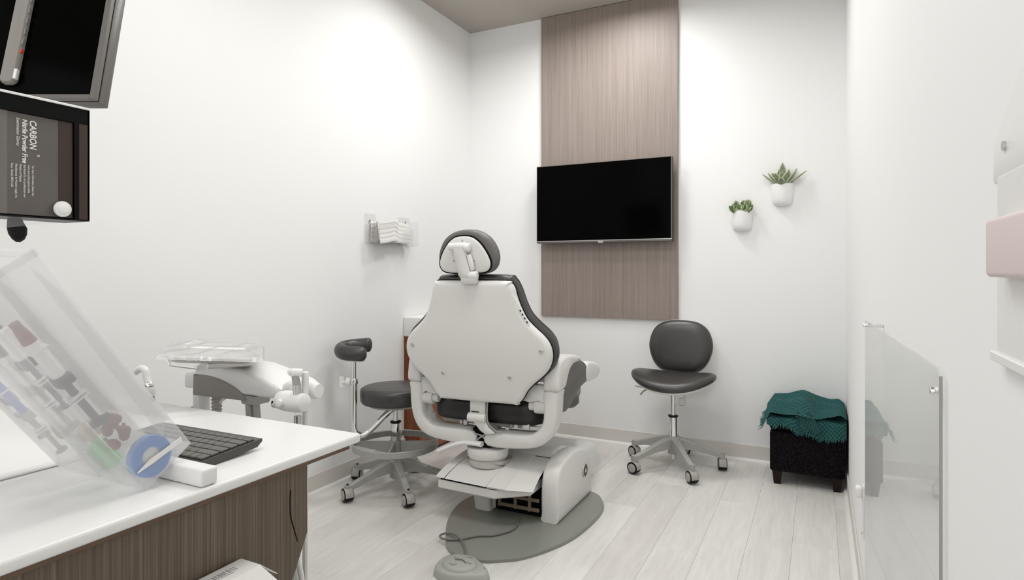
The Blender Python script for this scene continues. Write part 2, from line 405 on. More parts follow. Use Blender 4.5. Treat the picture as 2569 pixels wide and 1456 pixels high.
# each leaf: turn around the plant, lean away from upright, length, width
for (az, lean, L, w_) in ((-88, 62, .125, .040), (-60, 40, .105, .040), (-20, 22, .115, .042), (12, 6, .150, .044), (35, 30, .130, .042), (62, 45, .140, .036), (86, 68, .150, .034), (-110, 50, .105, .036), (115, 52, .110, .032), (180, 34, .085, .044), (150, 44, .095, .044), (-150, 48, .095, .044), (-178, 62, .070, .036), (80, 40, .10, .034)):
    o = put_leaf(p1, L * .92, w_, 0, 0, (0, 0, 0), .12)
    o.rotation_euler = (Matrix.Rotation(R(-az), 4, 'Z') @ Matrix.Rotation(R(-lean * .9), 4, 'X')).to_euler()
    o.location = (.020 * math.sin(R(az)), -.038 + .014 * math.cos(R(az)), -.010)
p2 = planter('wall_planter', 'lower white wall planter holding a plump rosette succulent', -.432, 1.568, .128, .128)
random.seed(5)
for (cx, cz, s) in ((-.042, 0, 1.0), (-.012, -.004, .9), (.018, -.004, 1.0), (.046, 0, .95), (-.03, .028, .8), (.012, .03, .75), (.038, .03, .8)):
    for k in range(7):
        a = k / 7 * 6.283 + random.random(); tl = random.uniform(.35, .8)
        o = obj('leaf', leaf_bm(random.uniform(.040, .052) * s, .028 * s, -.2, .011, 5), (LEAF2, LEAFE2), p2, 60)
        o.location = (cx, -.044 + random.uniform(-.006, .006), -.006 + cz)
        o.rotation_euler = (Matrix.Rotation(a, 4, 'Z') @ Matrix.Rotation(tl, 4, 'X')).to_euler()
for (px_, az) in ((-.055, -.75), (.055, .75)):
    o = obj('leaf', leaf_bm(.06, .03, .1, .006, 6), (LEAF2, LEAFE2), p2, 60); o.location = (px_ * .6, -.045, -.01); o.rotation_euler = (.3, az, 0)

# ------------------------------------------------------------------ mask dispenser on the left wall
md = thing('mask_dispenser', 'clear acrylic face mask dispenser on the left wall', 'dispenser', (XL, 3.07, 1.44))
def wallM(z=0): return axes((0, 0, z), (0, 1, 0), (0, 0, 1), (1, 0, 0))
b = B(); slab(b, rrect(-.225, -.085, -.12, .10, .02, 4), [(0, .0005), (0, .0045)], wallM(), smooth=False)
obj('back_plate', b, SMOKE, md)
b = B(); slab(b, rrect(.10, -.085, .222, .10, .008, 3), [(0, .0005), (0, .0045)], wallM(), smooth=False); obj('back_plate', b, SMOKE, md)
b = B(); box(b, (.0045, -.215, -.088), (.075, .218, -.083)); box(b, (.0045, -.217, -.085), (.075, -.213, .03)); box(b, (.0045, .214, -.085), (.075, .218, .075)); obj('tray', b, SMOKE, md)
b = B(); box(b, (.073, .06, -.085), (.077, .165, .02), .001, 1); obj('front_lip', b, SMOKE, md)
b = B(); box(b, (.073, -.217, -.085), (.077, -.19, .0), .001, 1); obj('front_lip', b, SMOKE, md)
b = B(); cyl(b, (.004, -.18, .055), (.008, -.18, .055), .006, n=12); cyl(b, (.004, .175, .07), (.008, .175, .07), .006, n=12); obj('screw', b, STEEL, md)
def mask_bm(seed, flop=0):
    rnd = random.Random(seed); b = B(); nx, ny = 16, 10; V = []
    a1, a2 = rnd.uniform(0, 6), rnd.uniform(0, 6)
    for i in range(nx + 1):
        row = []
        for j in range(ny + 1):
            u, v = i / nx, j / ny
            d = .0014 * (1 if j % 2 else -1) + .0022 * math.sin(u * 5 + a1) + .002 * math.sin(v * 4 + a2)
            zz = (v - .5) * .125 + .003 * math.sin(u * 4 + a2)
            e = max(0, u - .80) / .2
            row.append(b.verts.new((d, (u - .5) * .32, zz - flop * e * e * .02)))
        V.append(row)
    for i in range(nx):
        for j in range(ny): b.faces.new((V[i][j], V[i + 1][j], V[i + 1][j + 1], V[i][j + 1]))
    bmesh.ops.solidify(b, geom=b.faces[:], thickness=.0012); return b
for k in range(5):
    o = obj('face_mask', mask_bm(k, 0), PAPER, None, 25)
    o.location = (XL + .012 + k * .0115, 3.07 + random.uniform(-.008, .008) - .01, 1.433 + random.uniform(-.002, .008)); o.rotation_euler = (R(random.uniform(-2, 2)), 0, 0)
    tag(o, ('white pleated face mask against the back plate of the wall dispenser', 'white pleated mask second from the back in the wall dispenser', 'white pleated mask in the middle of the wall dispenser stack', 'white pleated mask second from the front in the wall dispenser', 'frontmost flat pleated mask in the wall dispenser')[k], 'mask', 'pleated masks in the wall dispenser')
b = B(); pts = [(-.005, -.12), (.165, -.06), (.15, .085), (.02, .105), (-.11, .085), (-.14, -.02)]
o = obj('face_mask', mask_bm(11, 1), PAPER, None, 25); o.location = (XL + .090, 2.965, 1.435); o.scale = (1, .62, 1.05); o.rotation_euler = (R(8), 0, R(4))
tag(o, 'crumpled white mask bulging from the left front of the wall dispenser', 'mask', 'pleated masks in the wall dispenser')
b = B(); slab(b, [(-.05, .02), (.045, .012), (.05, -.02), (.028, -.045), (-.005, -.018), (-.05, -.005)], [(0, -.001), (0, .001)], axes((0, 0, 0), (0, 1, 0), (0, 0, 1), (1, 0, 0)))
o = obj('face_mask', b, PAPER); o.location = (XL + .04, 3.20, 1.372); tag(o, 'grey-white mask corner hanging below the wall dispenser', 'mask', 'pleated masks in the wall dispenser')

# ------------------------------------------------------------------ cherry cabinet in the corner
cb = thing('corner_cabinet', 'narrow cherry wood cabinet with white top in the far left corner', 'cabinet', (XL, 3.235, 0))
b = B(); box(b, (.0005, 0, .106), (.116, .60, .765), .002, 1); box(b, (.028, 0, .0), (.116, .60, .106)); obj('body', b, CHERRY, cb)
b = B(); box(b, (.116, .003, .02), (.134, .597, .76), .002, 1); obj('door', b, CHERRYL, cb)
b = B(); box(b, (.0005, -.006, .765), (.140, .606, .893), .008, 3); obj('top', b, PLASTB, cb)

# ------------------------------------------------------------------ five-star stool pieces
def caster(root, p, heading):
    M = Matrix.Translation(p) @ Matrix.Rotation(heading, 4, 'Z')
    b = B(); cyl(b, (-.0245, 0, 0), (.0245, 0, 0), .0345, n=24, bev=.003); wv = obj('caster', b, BLACK, root); wv.matrix_local = M
    b = B(); n = 16
    rings = []
    for xx, rr in ((-.0215, .0352), (-.0205, .0362), (-.017, .0372), (.017, .0372), (.0205, .0362), (.0215, .0352)):
        rings.append([(xx, rr * math.cos(R(-12 + 204 * i / n)), rr * math.sin(R(-12 + 204 * i / n))) for i in range(n + 1)])
    loft(b, rings, cap=False, closed=False); bmesh.ops.solidify(b, geom=b.faces[:], thickness=.002)
    obj('hood', b, PLASTH, wv)
    b = B(); cyl(b, (-.028, 0, 0), (.028, 0, 0), .0255, n=24, bev=.003); obj('hub', b, PLASTH, wv)
    b = B(); cyl(b, (0, 0, .03), (0, 0, .055), .006, n=10); obj('stem', b, BLACK, wv)
PLASTH = mat('warm_grey_caster', (.40, .375, .345), .4)
STOOLG = mat('grey_stool_base', (.36, .36, .335), .45)
def star_base(root, a0, rad, heads, hub=.185, col_top=.33, collar=.30):
    for k in range(5):
        a = a0 + k * R(72); Mz = Matrix.Rotation(a, 4, 'Z'); b = B(); rings = []
        for (r_, zt, h_, w_) in ((.018, hub, .075, .05), (.06, hub - .004, .062, .044), (.13, hub - .026, .048, .036), (.20, hub - .052, .036, .031), (rad - .02, hub - .074, .032, .03), (rad + .012, hub - .082, .03, .03)):
            q = w_ / 2
            rings.append([(r_, -q, zt - h_), (r_, q, zt - h_), (r_, q, zt - .006), (r_, q - .006, zt), (r_, -q + .006, zt), (r_, -q, zt - .006)])
        loft(b, rings, True, Mz)
        lathe(b, [(.0145, .072), (.0155, .080), (.0165, hub - .078)], 12, Mz @ Matrix.Translation((rad, 0, 0)))
        obj('base_leg', b, STOOLG, root, 40)
        caster(root, Mz @ Vector((rad, 0, 0)) + Vector((0, 0, .0375)), heads[k])
    b = B(); lathe(b, [(.030, hub - .10), (.036, hub - .03), (.046, hub - .006), (.043, hub + .003), (.026, hub + .004)], 24); obj('hub', b, STOOLG, root)
    b = B(); lathe(b, [(.0255, hub), (.0255, collar)], 24); obj('column_sleeve', b, CHROME, root)
    b = B(); lathe(b, [(.026, collar - .004), (.030, collar), (.030, collar + .006), (.024, collar + .008)], 24); obj('column_collar', b, BLACK, root)
    b = B(); lathe(b, [(.0145, collar), (.0145, col_top)], 20); obj('gas_column', b, CHROME, root)
    b = B(); lathe(b, [(.020, .055), (.020, hub - .05)], 16); obj('column_tail', b, STEEL, root)
def cushion_disc(rx, ry, th, dome=.012):
    b = B(); prof = [(.0, 0), (.80, .0), (.93, th * .12), (.985, th * .32), (1, th * .55), (.975, th * .8), (.90, th * .96), (.75, th + dome * .45), (.45, th + dome * .85), (.0, th + dome)]
    rings = []; n = 48
    for s, z in prof: rings.append([(max(s, .001) * rx * math.cos(2 * math.pi * i / n), max(s, .001) * ry * math.sin(2 * math.pi * i / n), z) for i in range(n)])
    loft(b, rings); return b

# right stool with backrest
st = thing('dental_stool', 'charcoal stool with rounded backrest and no armrest, against the back wall', 'stool', (-.79, 3.745, 0), 0, 'five-star stools')
star_base(st, R(-129), .285, [R(70), R(40), R(15), R(100), R(60)], hub=.185, col_top=.47, collar=.31)
b = B(); n = 48; rings = []
def seat_shape(s, z, i):
    t = 2 * math.pi * i / n; c, q = math.cos(t), math.sin(t)
    x = .253 * s * (abs(c) ** .9) * (1 if c > 0 else -1); y = (.20 if q < 0 else .17) * s * q
    return (x, y, z + .62 * x * x * 1.0 - (.55 * y * y if q < 0 else 0) + .02 * (y > 0) * y)
for s, z in ((.02, .498), (.85, .498), (.95, .503), (.99, .513), (1, .525), (.975, .540), (.90, .551), (.75, .558), (.45, .560), (.02, .558)): rings.append([seat_shape(s, z, i) for i in range(n)])
loft(b, rings); obj('seat', b, VINYL, st, 60)
b = B(); rings = []
for s, z in ((.3, .462), (.55, .464), (.80, .480), (.90, .492), (.935, .503), (.90, .506)): rings.append([seat_shape(s, z, i) for i in range(n)])
loft(b, rings); obj('seat_shell', b, PLASTB, st, 60)
b = B(); lathe(b, [(.05, .452), (.06, .468)], 20); obj('tilt_plate', b, PLASTB, st)
MB = axes((0, .185, .555), (1, 0, 0), (0, .18, 1), (0, -1, .18))
ol = [(-.105, .0), (-.165, .05), (-.197, .13), (-.196, .20), (-.165, .27), (-.10, .312), (0, .322), (.10, .312), (.165, .27), (.196, .20), (.197, .13), (.165, .05), (.105, .0), (0, -.005)]
b = B(); slab(b, ol, [(.012, -.030), (.003, -.022), (0, -.008), (.004, .008), (.016, .02), (.045, .03), (.09, .034)], MB); obj('backrest', b, VINYL, st, 60)
b = B(); slab(b, ol, [(.03, -.048), (.012, -.040), (-.003, -.026), (-.003, -.018), (.006, -.016)], MB); obj('back_shell', b, PLASTB, st, 60)
b = B(); tube(b, [(0, .05, .47), (0, .16, .47), (0, .235, .52), (0, .245, .66)], .016, 10, 5, flat=.7); obj('back_bracket', b, GREYP, st)
b = B(); tube(b, [(-.10, -.02, .475), (-.17, -.03, .474), (-.225, -.04, .482)], .010, 8, 4, flat=.5); obj('lever', b, PLAST, st)
b = B(); tube(b, [(-.13, -.02, .472), (-.165, -.04, .458), (-.185, -.06, .435)], .008, 8, 4, flat=.6); obj('lever', b, GREYP, st)
b = B(); tube(b, [(.065, 0, .48), (.068, 0, .40)], .004, 8, 1); box(b, (.035, -.004, .38), (.07, .006, .425), .003, 1); obj('tilt_paddle', b, STEEL, st)

# left stool with torso arm and foot ring
ls = thing('assistant_stool', 'grey round-seat stool with chrome torso arm and foot ring, left of the dental chair', 'stool', (-2.07, 2.695, 0), 0, 'five-star stools')
star_base(ls, R(-111.5), .285, [R(62), R(58), R(40), R(110), R(20)], hub=.165, col_top=.47, collar=.365)
b = B(); lathe(b, [(.02, 0), (.165, 0), (.18, .004), (.188, .016), (.19, .04), (.19, .066), (.186, .078), (.174, .086), (.14, .091), (.02, .094)], 56); bmesh.ops.translate(b, vec=(0, 0, .475), verts=b.verts[:]); obj('seat', b, VINYL, ls, 50)
b = B(); lathe(b, [(.10, .452), (.14, .460), (.17, .476)], 32); obj('seat_plate', b, GREYP, ls)
b = B(); lathe(b, [(.0262, .265), (.0262, .292)], 24); obj('column_band', b, STEEL, ls)
b = B(); n = 56
ringp = [(.232, .232), (.232, .262), (.2275, .265), (.2215, .262), (.2215, .232), (.226, .229)]
vs = [[b.verts.new((r_ * math.cos(2 * math.pi * i / n), r_ * math.sin(2 * math.pi * i / n), z)) for r_, z in ringp] for i in range(n)]
for i in range(n):
    a_, c_ = vs[i], vs[(i + 1) % n]
    for j in range(6): b.faces.new((a_[j], a_[(j + 1) % 6], c_[(j + 1) % 6], c_[j]))
fr = obj('foot_ring', b, STOOLG, ls)
for k in range(4):
    b = B(); M = Matrix.Rotation(R(28 + 90 * k), 4, 'Z')
    loft(b, [[(r_, -.004, .262 - h_), (r_, .004, .262 - h_), (r_, .004, .262), (r_, -.004, .262)] for r_, h_ in ((.022, .07), (.06, .06), (.223, .022))], True, M); obj('spoke', b, STOOLG, fr)
b = B(); lathe(b, [(.030, .185), (.030, .268)], 24); obj('ring_sleeve', b, STOOLG, fr)
RX = Vector((math.cos(YAW), math.sin(YAW), 0)); FX = Vector((-math.sin(YAW), math.cos(YAW), 0)); UZ = Vector((0, 0, 1))
def lo(r_, f_, z): return RX * r_ + FX * f_ + UZ * z
b = B(); tube(b, [lo(0, 0, .44), lo(-.035, -.015, .425), lo(-.11, -.055, .35), lo(-.150, -.075, .318), lo(-.178, -.085, .318), lo(-.20, -.095, .345), lo(-.203, -.097, .40), lo(-.203, -.097, .50), lo(-.203, -.097, .60)], .0165, 14, 6)
obj('arm_tube', b, CHROME, ls)
b = B(); cyl(b, lo(-.203, -.097, .58), lo(-.203, -.097, .715), .0125, n=14); obj('arm_post', b, CHROME, ls)
b = B(); cyl(b, lo(-.203, -.097, .592), lo(-.203, -.097, .622), .021, n=18, bev=.003); obj('clamp', b, CHROME, ls)
b = B(); cyl(b, lo(-.222, -.097, .605), lo(-.245, -.10, .605), .022, n=16, bev=.004); tube(b, [lo(-.24, -.10, .605), lo(-.262, -.101, .60)], .008, 8, 1); box(b, (-.004, -.004, -.03), (.004, .004, .03), .002, 1, Matrix.Translation(lo(-.268, -.101, .603)) @ Matrix.Scale(2.6, 4, RX)); obj('clamp_knob', b, PLASTB, ls)
b = B(); box(b, (-.055, -.02, .712), (.055, .02, .722), .003, 1, Matrix.Translation(lo(-.20, -.10, 0)) @ Matrix.Rotation(YAW, 4, 'Z')); obj('pad_bracket', b, PLASTB, ls)
ctr = lo(-.215, -.03, .765); P = []
for (r_, f_, dz) in ((.082, -.075, -.012), (.03, -.085, -.010), (-.035, -.075, -.006), (-.072, -.025, .000), (-.068, .04, .006), (-.02, .082, .010), (.035, .092, .014), (.07, .088, .016)): P.append(ctr + RX * r_ + FX * f_ + UZ * dz)
C2 = cr(P, 6); b = B(); rings = []
for i, p in enumerate(C2):
    d = (C2[min(i + 1, len(C2) - 1)] - C2[max(i - 1, 0)]).normalized(); sx = d.cross(UZ).normalized()
    e = min(i, len(C2) - 1 - i); q = [.35, .75, .93, 1][min(e, 3)]
    rings.append([p + sx * .033 * q * math.cos(2 * math.pi * k / 16) + UZ * .040 * q * math.sin(2 * math.pi * k / 16) for k in range(16)])
loft(b, rings); obj('torso_pad', b, VINYL, ls, 60)

# ------------------------------------------------------------------ dental chair
OX, OY = -1.475, 2.655
dc = thing('dental_chair', 'large white dental chair with charcoal upholstery seen from behind', 'chair', (OX, OY, 0))
b = B(); bp = [(-1.479, 2.284), (-1.556, 2.413), (-1.609, 2.545), (-1.630, 2.674), (-1.607, 2.80), (-1.54, 2.93), (-1.40, 3.06), (-1.22, 3.12), (-1.06, 3.086), (-.99, 3.002), (-.955, 2.903), (-.948, 2.745), (-.97, 2.54), (-1.021, 2.389), (-1.093, 2.264), (-1.164, 2.205), (-1.227, 2.169), (-1.335, 2.158), (-1.42, 2.205)]
slab(b, [(x - OX, y - OY) for x, y in bp], [(0, 0), (0, .013), (.003, .017), (.007, .018)]); obj('base_plate', b, BASEPL, dc)
# left foot
b = B(); rings = []
for z, x0, x1, y0, y1 in ((.018, -1.525, -1.435, 2.61, 2.78), (.10, -1.530, -1.425, 2.60, 2.78), (.19, -1.55, -1.40, 2.58, 2.80)):
    q = rrect(x0 - OX, y0 - OY, x1 - OX, y1 - OY, .02, 3); rings.append([(*p, z) for p in q])
loft(b, rings); obj('foot', b, PLAST, dc)
# pump housing: side profile swept in x
def sweepx(bm, prof, x0, x1, bev=.012):
    rings = []
    for d, x in ((bev, x0), (bev * .3, x0 + bev * .3), (0, x0 + bev), (0, x1 - bev), (bev * .3, x1 - bev * .3), (bev, x1)):
        q = inset2([Vector(p) for p in prof], d) if d else [Vector(p) for p in prof]
        rings.append([(x, p.x, p.y) for p in q])
    loft(bm, rings)
pr = [(p.x, p.y) for p in cr([Vector((y - OY, z, 0)) for y, z in ((2.615, .018), (2.612, .13), (2.622, .215), (2.66, .268), (2.74, .293), (2.86, .300), (2.97, .280), (3.05, .225), (3.08, .13), (3.085, .018))], 4)]
b = B(); sweepx(b, pr, -1.165 - OX, -1.078 - OX, .014); obj('pump_housing', b, PLAST, dc, 50)
b = B(); cyl(b, (-1.078 - OX, 2.975 - OY, .165), (-1.073 - OX, 2.975 - OY, .165), .034, n=28, bev=.002); bd = obj('badge', b, STEEL, dc); 
b = B(); cyl(b, (-1.074 - OX, 2.975 - OY, .165), (-1.0722 - OX, 2.975 - OY, .165), .028, n=28); obj('badge_face', b, BROWNC, bd)
b = B(); slab(b, [(-.015, -.012), (.0, .017), (.015, -.012), (.006, -.006), (-.006, -.006)], [(0, 0), (0, .001)], axes((-1.0722 - OX, 2.975 - OY, .165), (0, 1, 0), (0, 0, 1), (1, 0, 0)), smooth=False); obj('badge_emblem', b, CHROME, bd)
# deck behind the neck
pr = [(y - OY, z) for y, z in ((2.80, .20), (2.80, .268), (2.815, .282), (2.86, .289), (3.0, .270), (3.06, .20), (3.07, .018), (2.9, .018))]
b = B(); sweepx(b, pr, -1.50 - OX, -1.16 - OX, .006); obj('rear_deck', b, PLAST, dc, 50)
b = B(); box(b, (-1.33 - OX, 2.795 - OY, .235), (-1.165 - OX, 2.80 - OY, .262)); obj('deck_slot_shade', b, SEAM, dc)  # black strip paints the shade in the slot before the deck
# front covers over the lift arm
def cover(bm, x0, x1, yf0, yf1, zf0, zf1, yb, zb, thick=.004):
    V = []; nx, ny = 8, 12
    for i in range(nx + 1):
        row = []; s = i / nx; x = x0 + (x1 - x0) * s; yf = yf0 + (yf1 - yf0) * s; zf = zf0 + (zf1 - zf0) * s
        for j in range(ny + 1):
            t = j / ny; y = yf + (yb - yf) * t; z = zf + (zb - zf) * (math.sin(t * math.pi / 2) ** .8)
            row.append(bm.verts.new((x - OX, y - OY, z)))
        V.append(row)
    for i in range(nx):
        for j in range(ny): bm.faces.new((V[i][j], V[i + 1][j], V[i + 1][j + 1], V[i][j + 1]))
    bmesh.ops.solidify(bm, geom=bm.faces[:], thickness=thick)
b = B(); cover(b, -1.648, -1.599, 2.455, 2.452, .205, .203, 2.83, .262); obj('lift_cover', b, PLAST, dc, 50)
b = B(); cover(b, -1.595, -1.363, 2.452, 2.44, .203, .203, 2.83, .262); obj('lift_cover', b, PLAST, dc, 50)
b = B(); cover(b, -1.359, -1.275, 2.44, 2.455, .203, .198, 2.83, .262); cover(b, -1.275, -1.17, 2.455, 2.54, .198, .178, 2.79, .262); obj('lift_cover', b, PLAST, dc, 50)
for (x, y, z) in ((-1.585, 2.60, .2365), (-1.385, 2.63, .2405), (-1.378, 2.73, .2545)):
    b = B(); cyl(b, (x - OX, y - OY, z), (x - OX, y - OY, z + .004), .004, n=10); obj('screw', b, GREYP, dc)
b = B(); fr_ = [(-1.635, 2.46), (-1.325, 2.447), (-1.19, 2.56), (-1.19, 2.80), (-1.62, 2.80)]
slab(b, [(x - OX, y - OY) for x, y in fr_], [(.006, .150), (.0, .156), (0, .188), (.003, .191)], smooth=False); obj('lift_body', b, PLAST, dc, 30)
b = B(); slab(b, [(x - OX, y - OY) for x, y in fr_], [(.012, .191), (.012, .1985)], smooth=False); cover(b, -1.61, -1.34, 2.475, 2.47, .196, .195, 2.82, .252, .003); obj('lift_gap_shade', b, SEAM, dc, 30)  # black slab gives the cover gaps their shade
b = B(); box(b, (-1.425 - OX, 2.66 - OY, .018), (-1.17 - OX, 2.79 - OY, .15)); obj('lift_recess_shade', b, SEAM, dc)  # black block stands in for the shaded recess under the lift
for (y, z0, z1) in ((2.60, .108, .122), (2.60, .062, .078)):
    b = B(); box(b, (-1.385 - OX, y - OY, z0), (-1.17 - OX, y + .012 - OY, z1), .002, 1); obj('crossbar', b, MECH, dc)
for x in (-1.385, -1.30, -1.225):
    b = B(); box(b, (x - OX, 2.598 - OY, .06), (x + .014 - OX, 2.612 - OY, .15), .002, 1); obj('bracket', b, MECH, dc)
b = B(); cyl(b, (-1.405 - OX, 2.60 - OY, .05), (-1.405 - OX, 2.60 - OY, .15), .009, n=10); cyl(b, (-1.405 - OX, 2.60 - OY, .085), (-1.405 - OX, 2.60 - OY, .10), .013, n=10); obj('hydraulic_fitting', b, PLASTH, dc)
# neck
b = B(); lathe(b, [(.10, .24), (.11, .262), (.112, .275), (.085, .288)], 32, Matrix.Translation((.015, .0, 0))); obj('swivel_ring', b, STEEL, dc)
b = B(); lathe(b, [(.082, .265), (.100, .285), (.104, .312), (.102, .328), (.05, .333)], 36, Matrix.Translation((.01, -.01, 0))); obj('neck', b, PLAST, dc)
b = B(); lathe(b, [(.055, .32), (.055, .45)], 24, Matrix.Translation((.01, .02, 0))); obj('neck_post', b, GREYP, dc)
b = B(); tube(b, [(.02, -.085, .355), (-.08, -.085, .352), (-.15, -.088, .328), (-.225, -.09, .292)], .022, 12, 5, flat=.6); obj('brake_lever', b, PLASTB, dc)

# upper chair turns a little on its neck: local frame rotated 5 degrees
A5 = Matrix.Rotation(R(5), 4, 'Z')
def up(name, bm, m, ang=50, parent=None):
    bmesh.ops.transform(bm, matrix=A5, verts=bm.verts[:]); return obj(name, bm, m, parent or dc, ang)
MY = lambda y: axes((0, y, 0), (1, 0, 0), (0, 0, 1), (0, -1, 0))
# yoke: two halves
half = [(.04, .347), (.22, .352), (.31, .375), (.360, .425), (.385, .50), (.392, .60), (.392, .632), (.325, .630), (.325, .55), (.318, .48), (.285, .437), (.23, .418), (.04, .412)]
for sgn in (-1, 1):
    ol = cr([Vector((sgn * x, z, 0)) for x, z in half], 3, True); ol = [(p.x, p.y) for p in ol]
    ol = [(sgn * x, z) for x, z in half] if False else ol
    b = B(); slab(b, ol, [(.012, -.03), (.003, -.025), (0, -.015), (0, .075), (.004, .085), (.014, .09)], MY(0), smooth=False); up('yoke', b, PLAST)
b = B(); box(b, (-.045, -.07, .335), (.045, .03, .425)); up('yoke_cavity_shade', b, SEAM)  # black box painted as the shade of the neck cavity
b = B(); tube(b, [(-.03, -.078, .36), (.0, -.085, .385), (.03, -.078, .405)], .004, 8, 4); tube(b, [(-.03, -.078, .40), (.01, -.085, .395), (.03, -.08, .37)], .004, 8, 4); up('hydraulic_hose', b, GREYP)
# armrests: side profile swept in x
ap = [(-.088, .636), (-.092, .70), (-.078, .752), (-.035, .778), (.06, .784), (.22, .768), (.30, .742), (.27, .728), (.16, .728), (.085, .700), (.045, .655), (.02, .636)]
apc = [(p.x, p.y) for p in cr([Vector((*p, 0)) for p in ap], 3, True)]
for sgn in (-1, 1):
    b = B(); x0, x1 = sorted((sgn * .325, sgn * .402)); sweepx(b, apc, x0, x1, .014); arm = up('armrest', b, PLAST)
    pad = [(.037, .515), (.024, .575), (.028, .63), (.055, .68), (.12, .722), (.20, .735), (.30, .733), (.40, .708), (.48, .662), (.50, .615), (.45, .592), (.33, .582), (.22, .552), (.12, .522)]
    b = B(); x0, x1 = sorted((sgn * .335, sgn * .395)); sweepx(b, [(p.x, p.y) for p in cr([Vector((*p, 0)) for p in pad], 3, True)], x0, x1, .016); up('armrest_pad', b, VINYLG)
    nose = [(.43, .60), (.42, .67), (.46, .700), (.58, .682), (.68, .660), (.728, .628), (.72, .595), (.66, .578), (.53, .582)]
    b = B(); x0, x1 = sorted((sgn * .325, sgn * .40)); sweepx(b, [(p.x, p.y) for p in cr([Vector((*p, 0)) for p in nose], 3, True)], x0, x1, .016); up('armrest_end', b, PLASTB)
# pivots
for sgn in (-1, 1):
    b = B(); cyl(b, (sgn * .335, -.045, .555), (sgn * .272, -.045, .555), .036, n=24, bev=.004); cyl(b, (sgn * .29, -.045, .555), (sgn * .243, -.045, .555), .024, n=20, bev=.003); up('pivot_knob', b, PLAST)
    b = B(); ol = [(sgn * .33, .66), (sgn * .24, .66), (sgn * .215, .635), (sgn * .205, .585), (sgn * .25, .575), (sgn * .30, .585), (sgn * .33, .575)]
    slab(b, ol, [(.004, -.03), (0, -.026), (0, .046), (.004, .05)], MY(-.03), smooth=False); up('back_bracket', b, PLAST)
b = B(); lathe(b, [(.003, 0), (.003, .006)], 8, axes((-.30, -.083, .585), (1, 0, 0), (0, 0, 1), (0, -1, 0))); up('bolt', b, SEAM)
# central hinge strut
b = B(); box(b, (-.045, -.105, .498), (.035, -.07, .575), .004, 2); up('hinge_plate', b, PLAST)
b = B(); cyl(b, (-.052, -.105, .487), (.040, -.105, .487), .022, n=20, bev=.003); hg = up('hinge_barrel', b, PLAST)
b = B(); slab(b, [(-.04, .48), (.03, .482), (.052, .445), (.085, .418), (.04, .408), (.01, .425)], [(.004, 0), (0, .004), (0, .03), (.004, .034)], MY(-.075), smooth=False); up('hinge_strut', b, PLAST)
b = B(); tube(b, [(.045, -.095, .565), (.044, -.1, .51), (.05, -.1, .465), (.085, -.095, .430), (.115, -.09, .425)], .0042, 8, 6); up('hinge_cable', b, GREYP)
b = B(); box(b, (-.036, -.1062, .511), (.004, -.1042, .517)); up('hinge_label', b, INK)
# seat, leg rest, underseat bits
so = [(-.30, .40), (-.30, .10), (-.285, .0), (-.20, -.05), (0, -.055), (.20, -.05), (.285, .0), (.30, .10), (.30, .40), (.28, .56), (.15, .60), (0, .61), (-.15, .60), (-.28, .56)]
b = B(); slab(b, so, [(.03, .448), (.008, .455), (0, .475), (0, .525), (.006, .555), (.025, .572), (.09, .566), (.14, .56)], I4); s_ = up('seat', b, VINYLD)
b = B(); box(b, (-.24, -.02, .43), (.24, .5, .452), .004, 1); up('seat_pan', b, GREYP)
lr = [(-.25, .60), (.25, .60), (.235, .85), (.17, 1.08), (0, 1.12), (-.17, 1.08), (-.235, .85)]
b = B(); slab(b, lr, [(.02, .40), (.0, .42), (0, .46), (.01, .48), (.05, .49)]); up('leg_rest', b, VINYLG)
random.seed(2)
for (x, z, w_, h_) in ((-.135, .428, .012, .02), (-.115, .424, .02, .028), (-.16, .418, .05, .006), (.135, .432, .014, .026), (.155, .434, .02, .03), (.20, .43, .035, .03), (.24, .432, .05, .016), (.11, .42, .02, .012)):
    b = B(); box(b, (x, -.035, z), (x + w_, -.01, z + h_), .002, 1); up('valve_block', b, PLAST if random.random() > .3 else GREYP)
# back: shell, cushion
def sym(h): return [(x, z) for x, z in h] + [(-x, z) for x, z in h[::-1]]
MBK = axes((.006, -.04, 0), (1, 0, 0), (0, -.12, 1), (0, -1, -.12))
hs_ = [(.175, .568), (.205, .574), (.228, .598), (.25, .635), (.285, .672), (.335, .715), (.366, .755), (.380, .805), (.372, .855), (.345, .895), (.30, .935), (.262, .975), (.235, 1.03), (.217, 1.085), (.210, 1.115), (.194, 1.138), (.165, 1.148)]
b = B(); slab(b, sym(hs_), [(.003, -.014), (0, -.01), (0, .004), (.003, .013), (.008, .020), (.014, .0245), (.022, .0265)], MBK, sub=3); up('back_shell', b, PLAST, 60)
cu_ = [(.17, .575), (.212, .585), (.245, .62), (.29, .66), (.345, .705), (.382, .75), (.398, .805), (.390, .865), (.362, .91), (.315, .952), (.274, .995), (.248, 1.05), (.228, 1.11), (.20, 1.158), (.15, 1.176)]
b = B(); slab(b, sym(cu_), [(.05, -.10), (.022, -.093), (.008, -.078), (.004, -.055), (.006, -.03), (.012, -.018), (.02, -.014)], MBK, sub=3); up('back_cushion', b, VINYL, 60)
b = B(); slab(b, sym(hs_), [(.006, -.018), (-.003, -.016), (-.003, -.012), (.006, -.0105)], MBK, sub=3); up('back_seam', b, SEAM, 60)
for (x, z) in ((-.175, .70), (.175, .70), (.335, .833), (-.335, .833)):
    Ms = MBK @ Matrix.Translation((x, z, -0 + .0265))
    b = B(); lathe(b, [(.013, .0015), (.011, .0035), (.009, .0025), (.0085, .0006)], 20, Ms, cap=False); up('screw_rim', b, PLAST)
    b = B(); lathe(b, [(.0075, .0), (.0075, .003), (.003, .0042), (.0028, .002)], 16, Ms); up('screw', b, STEEL)
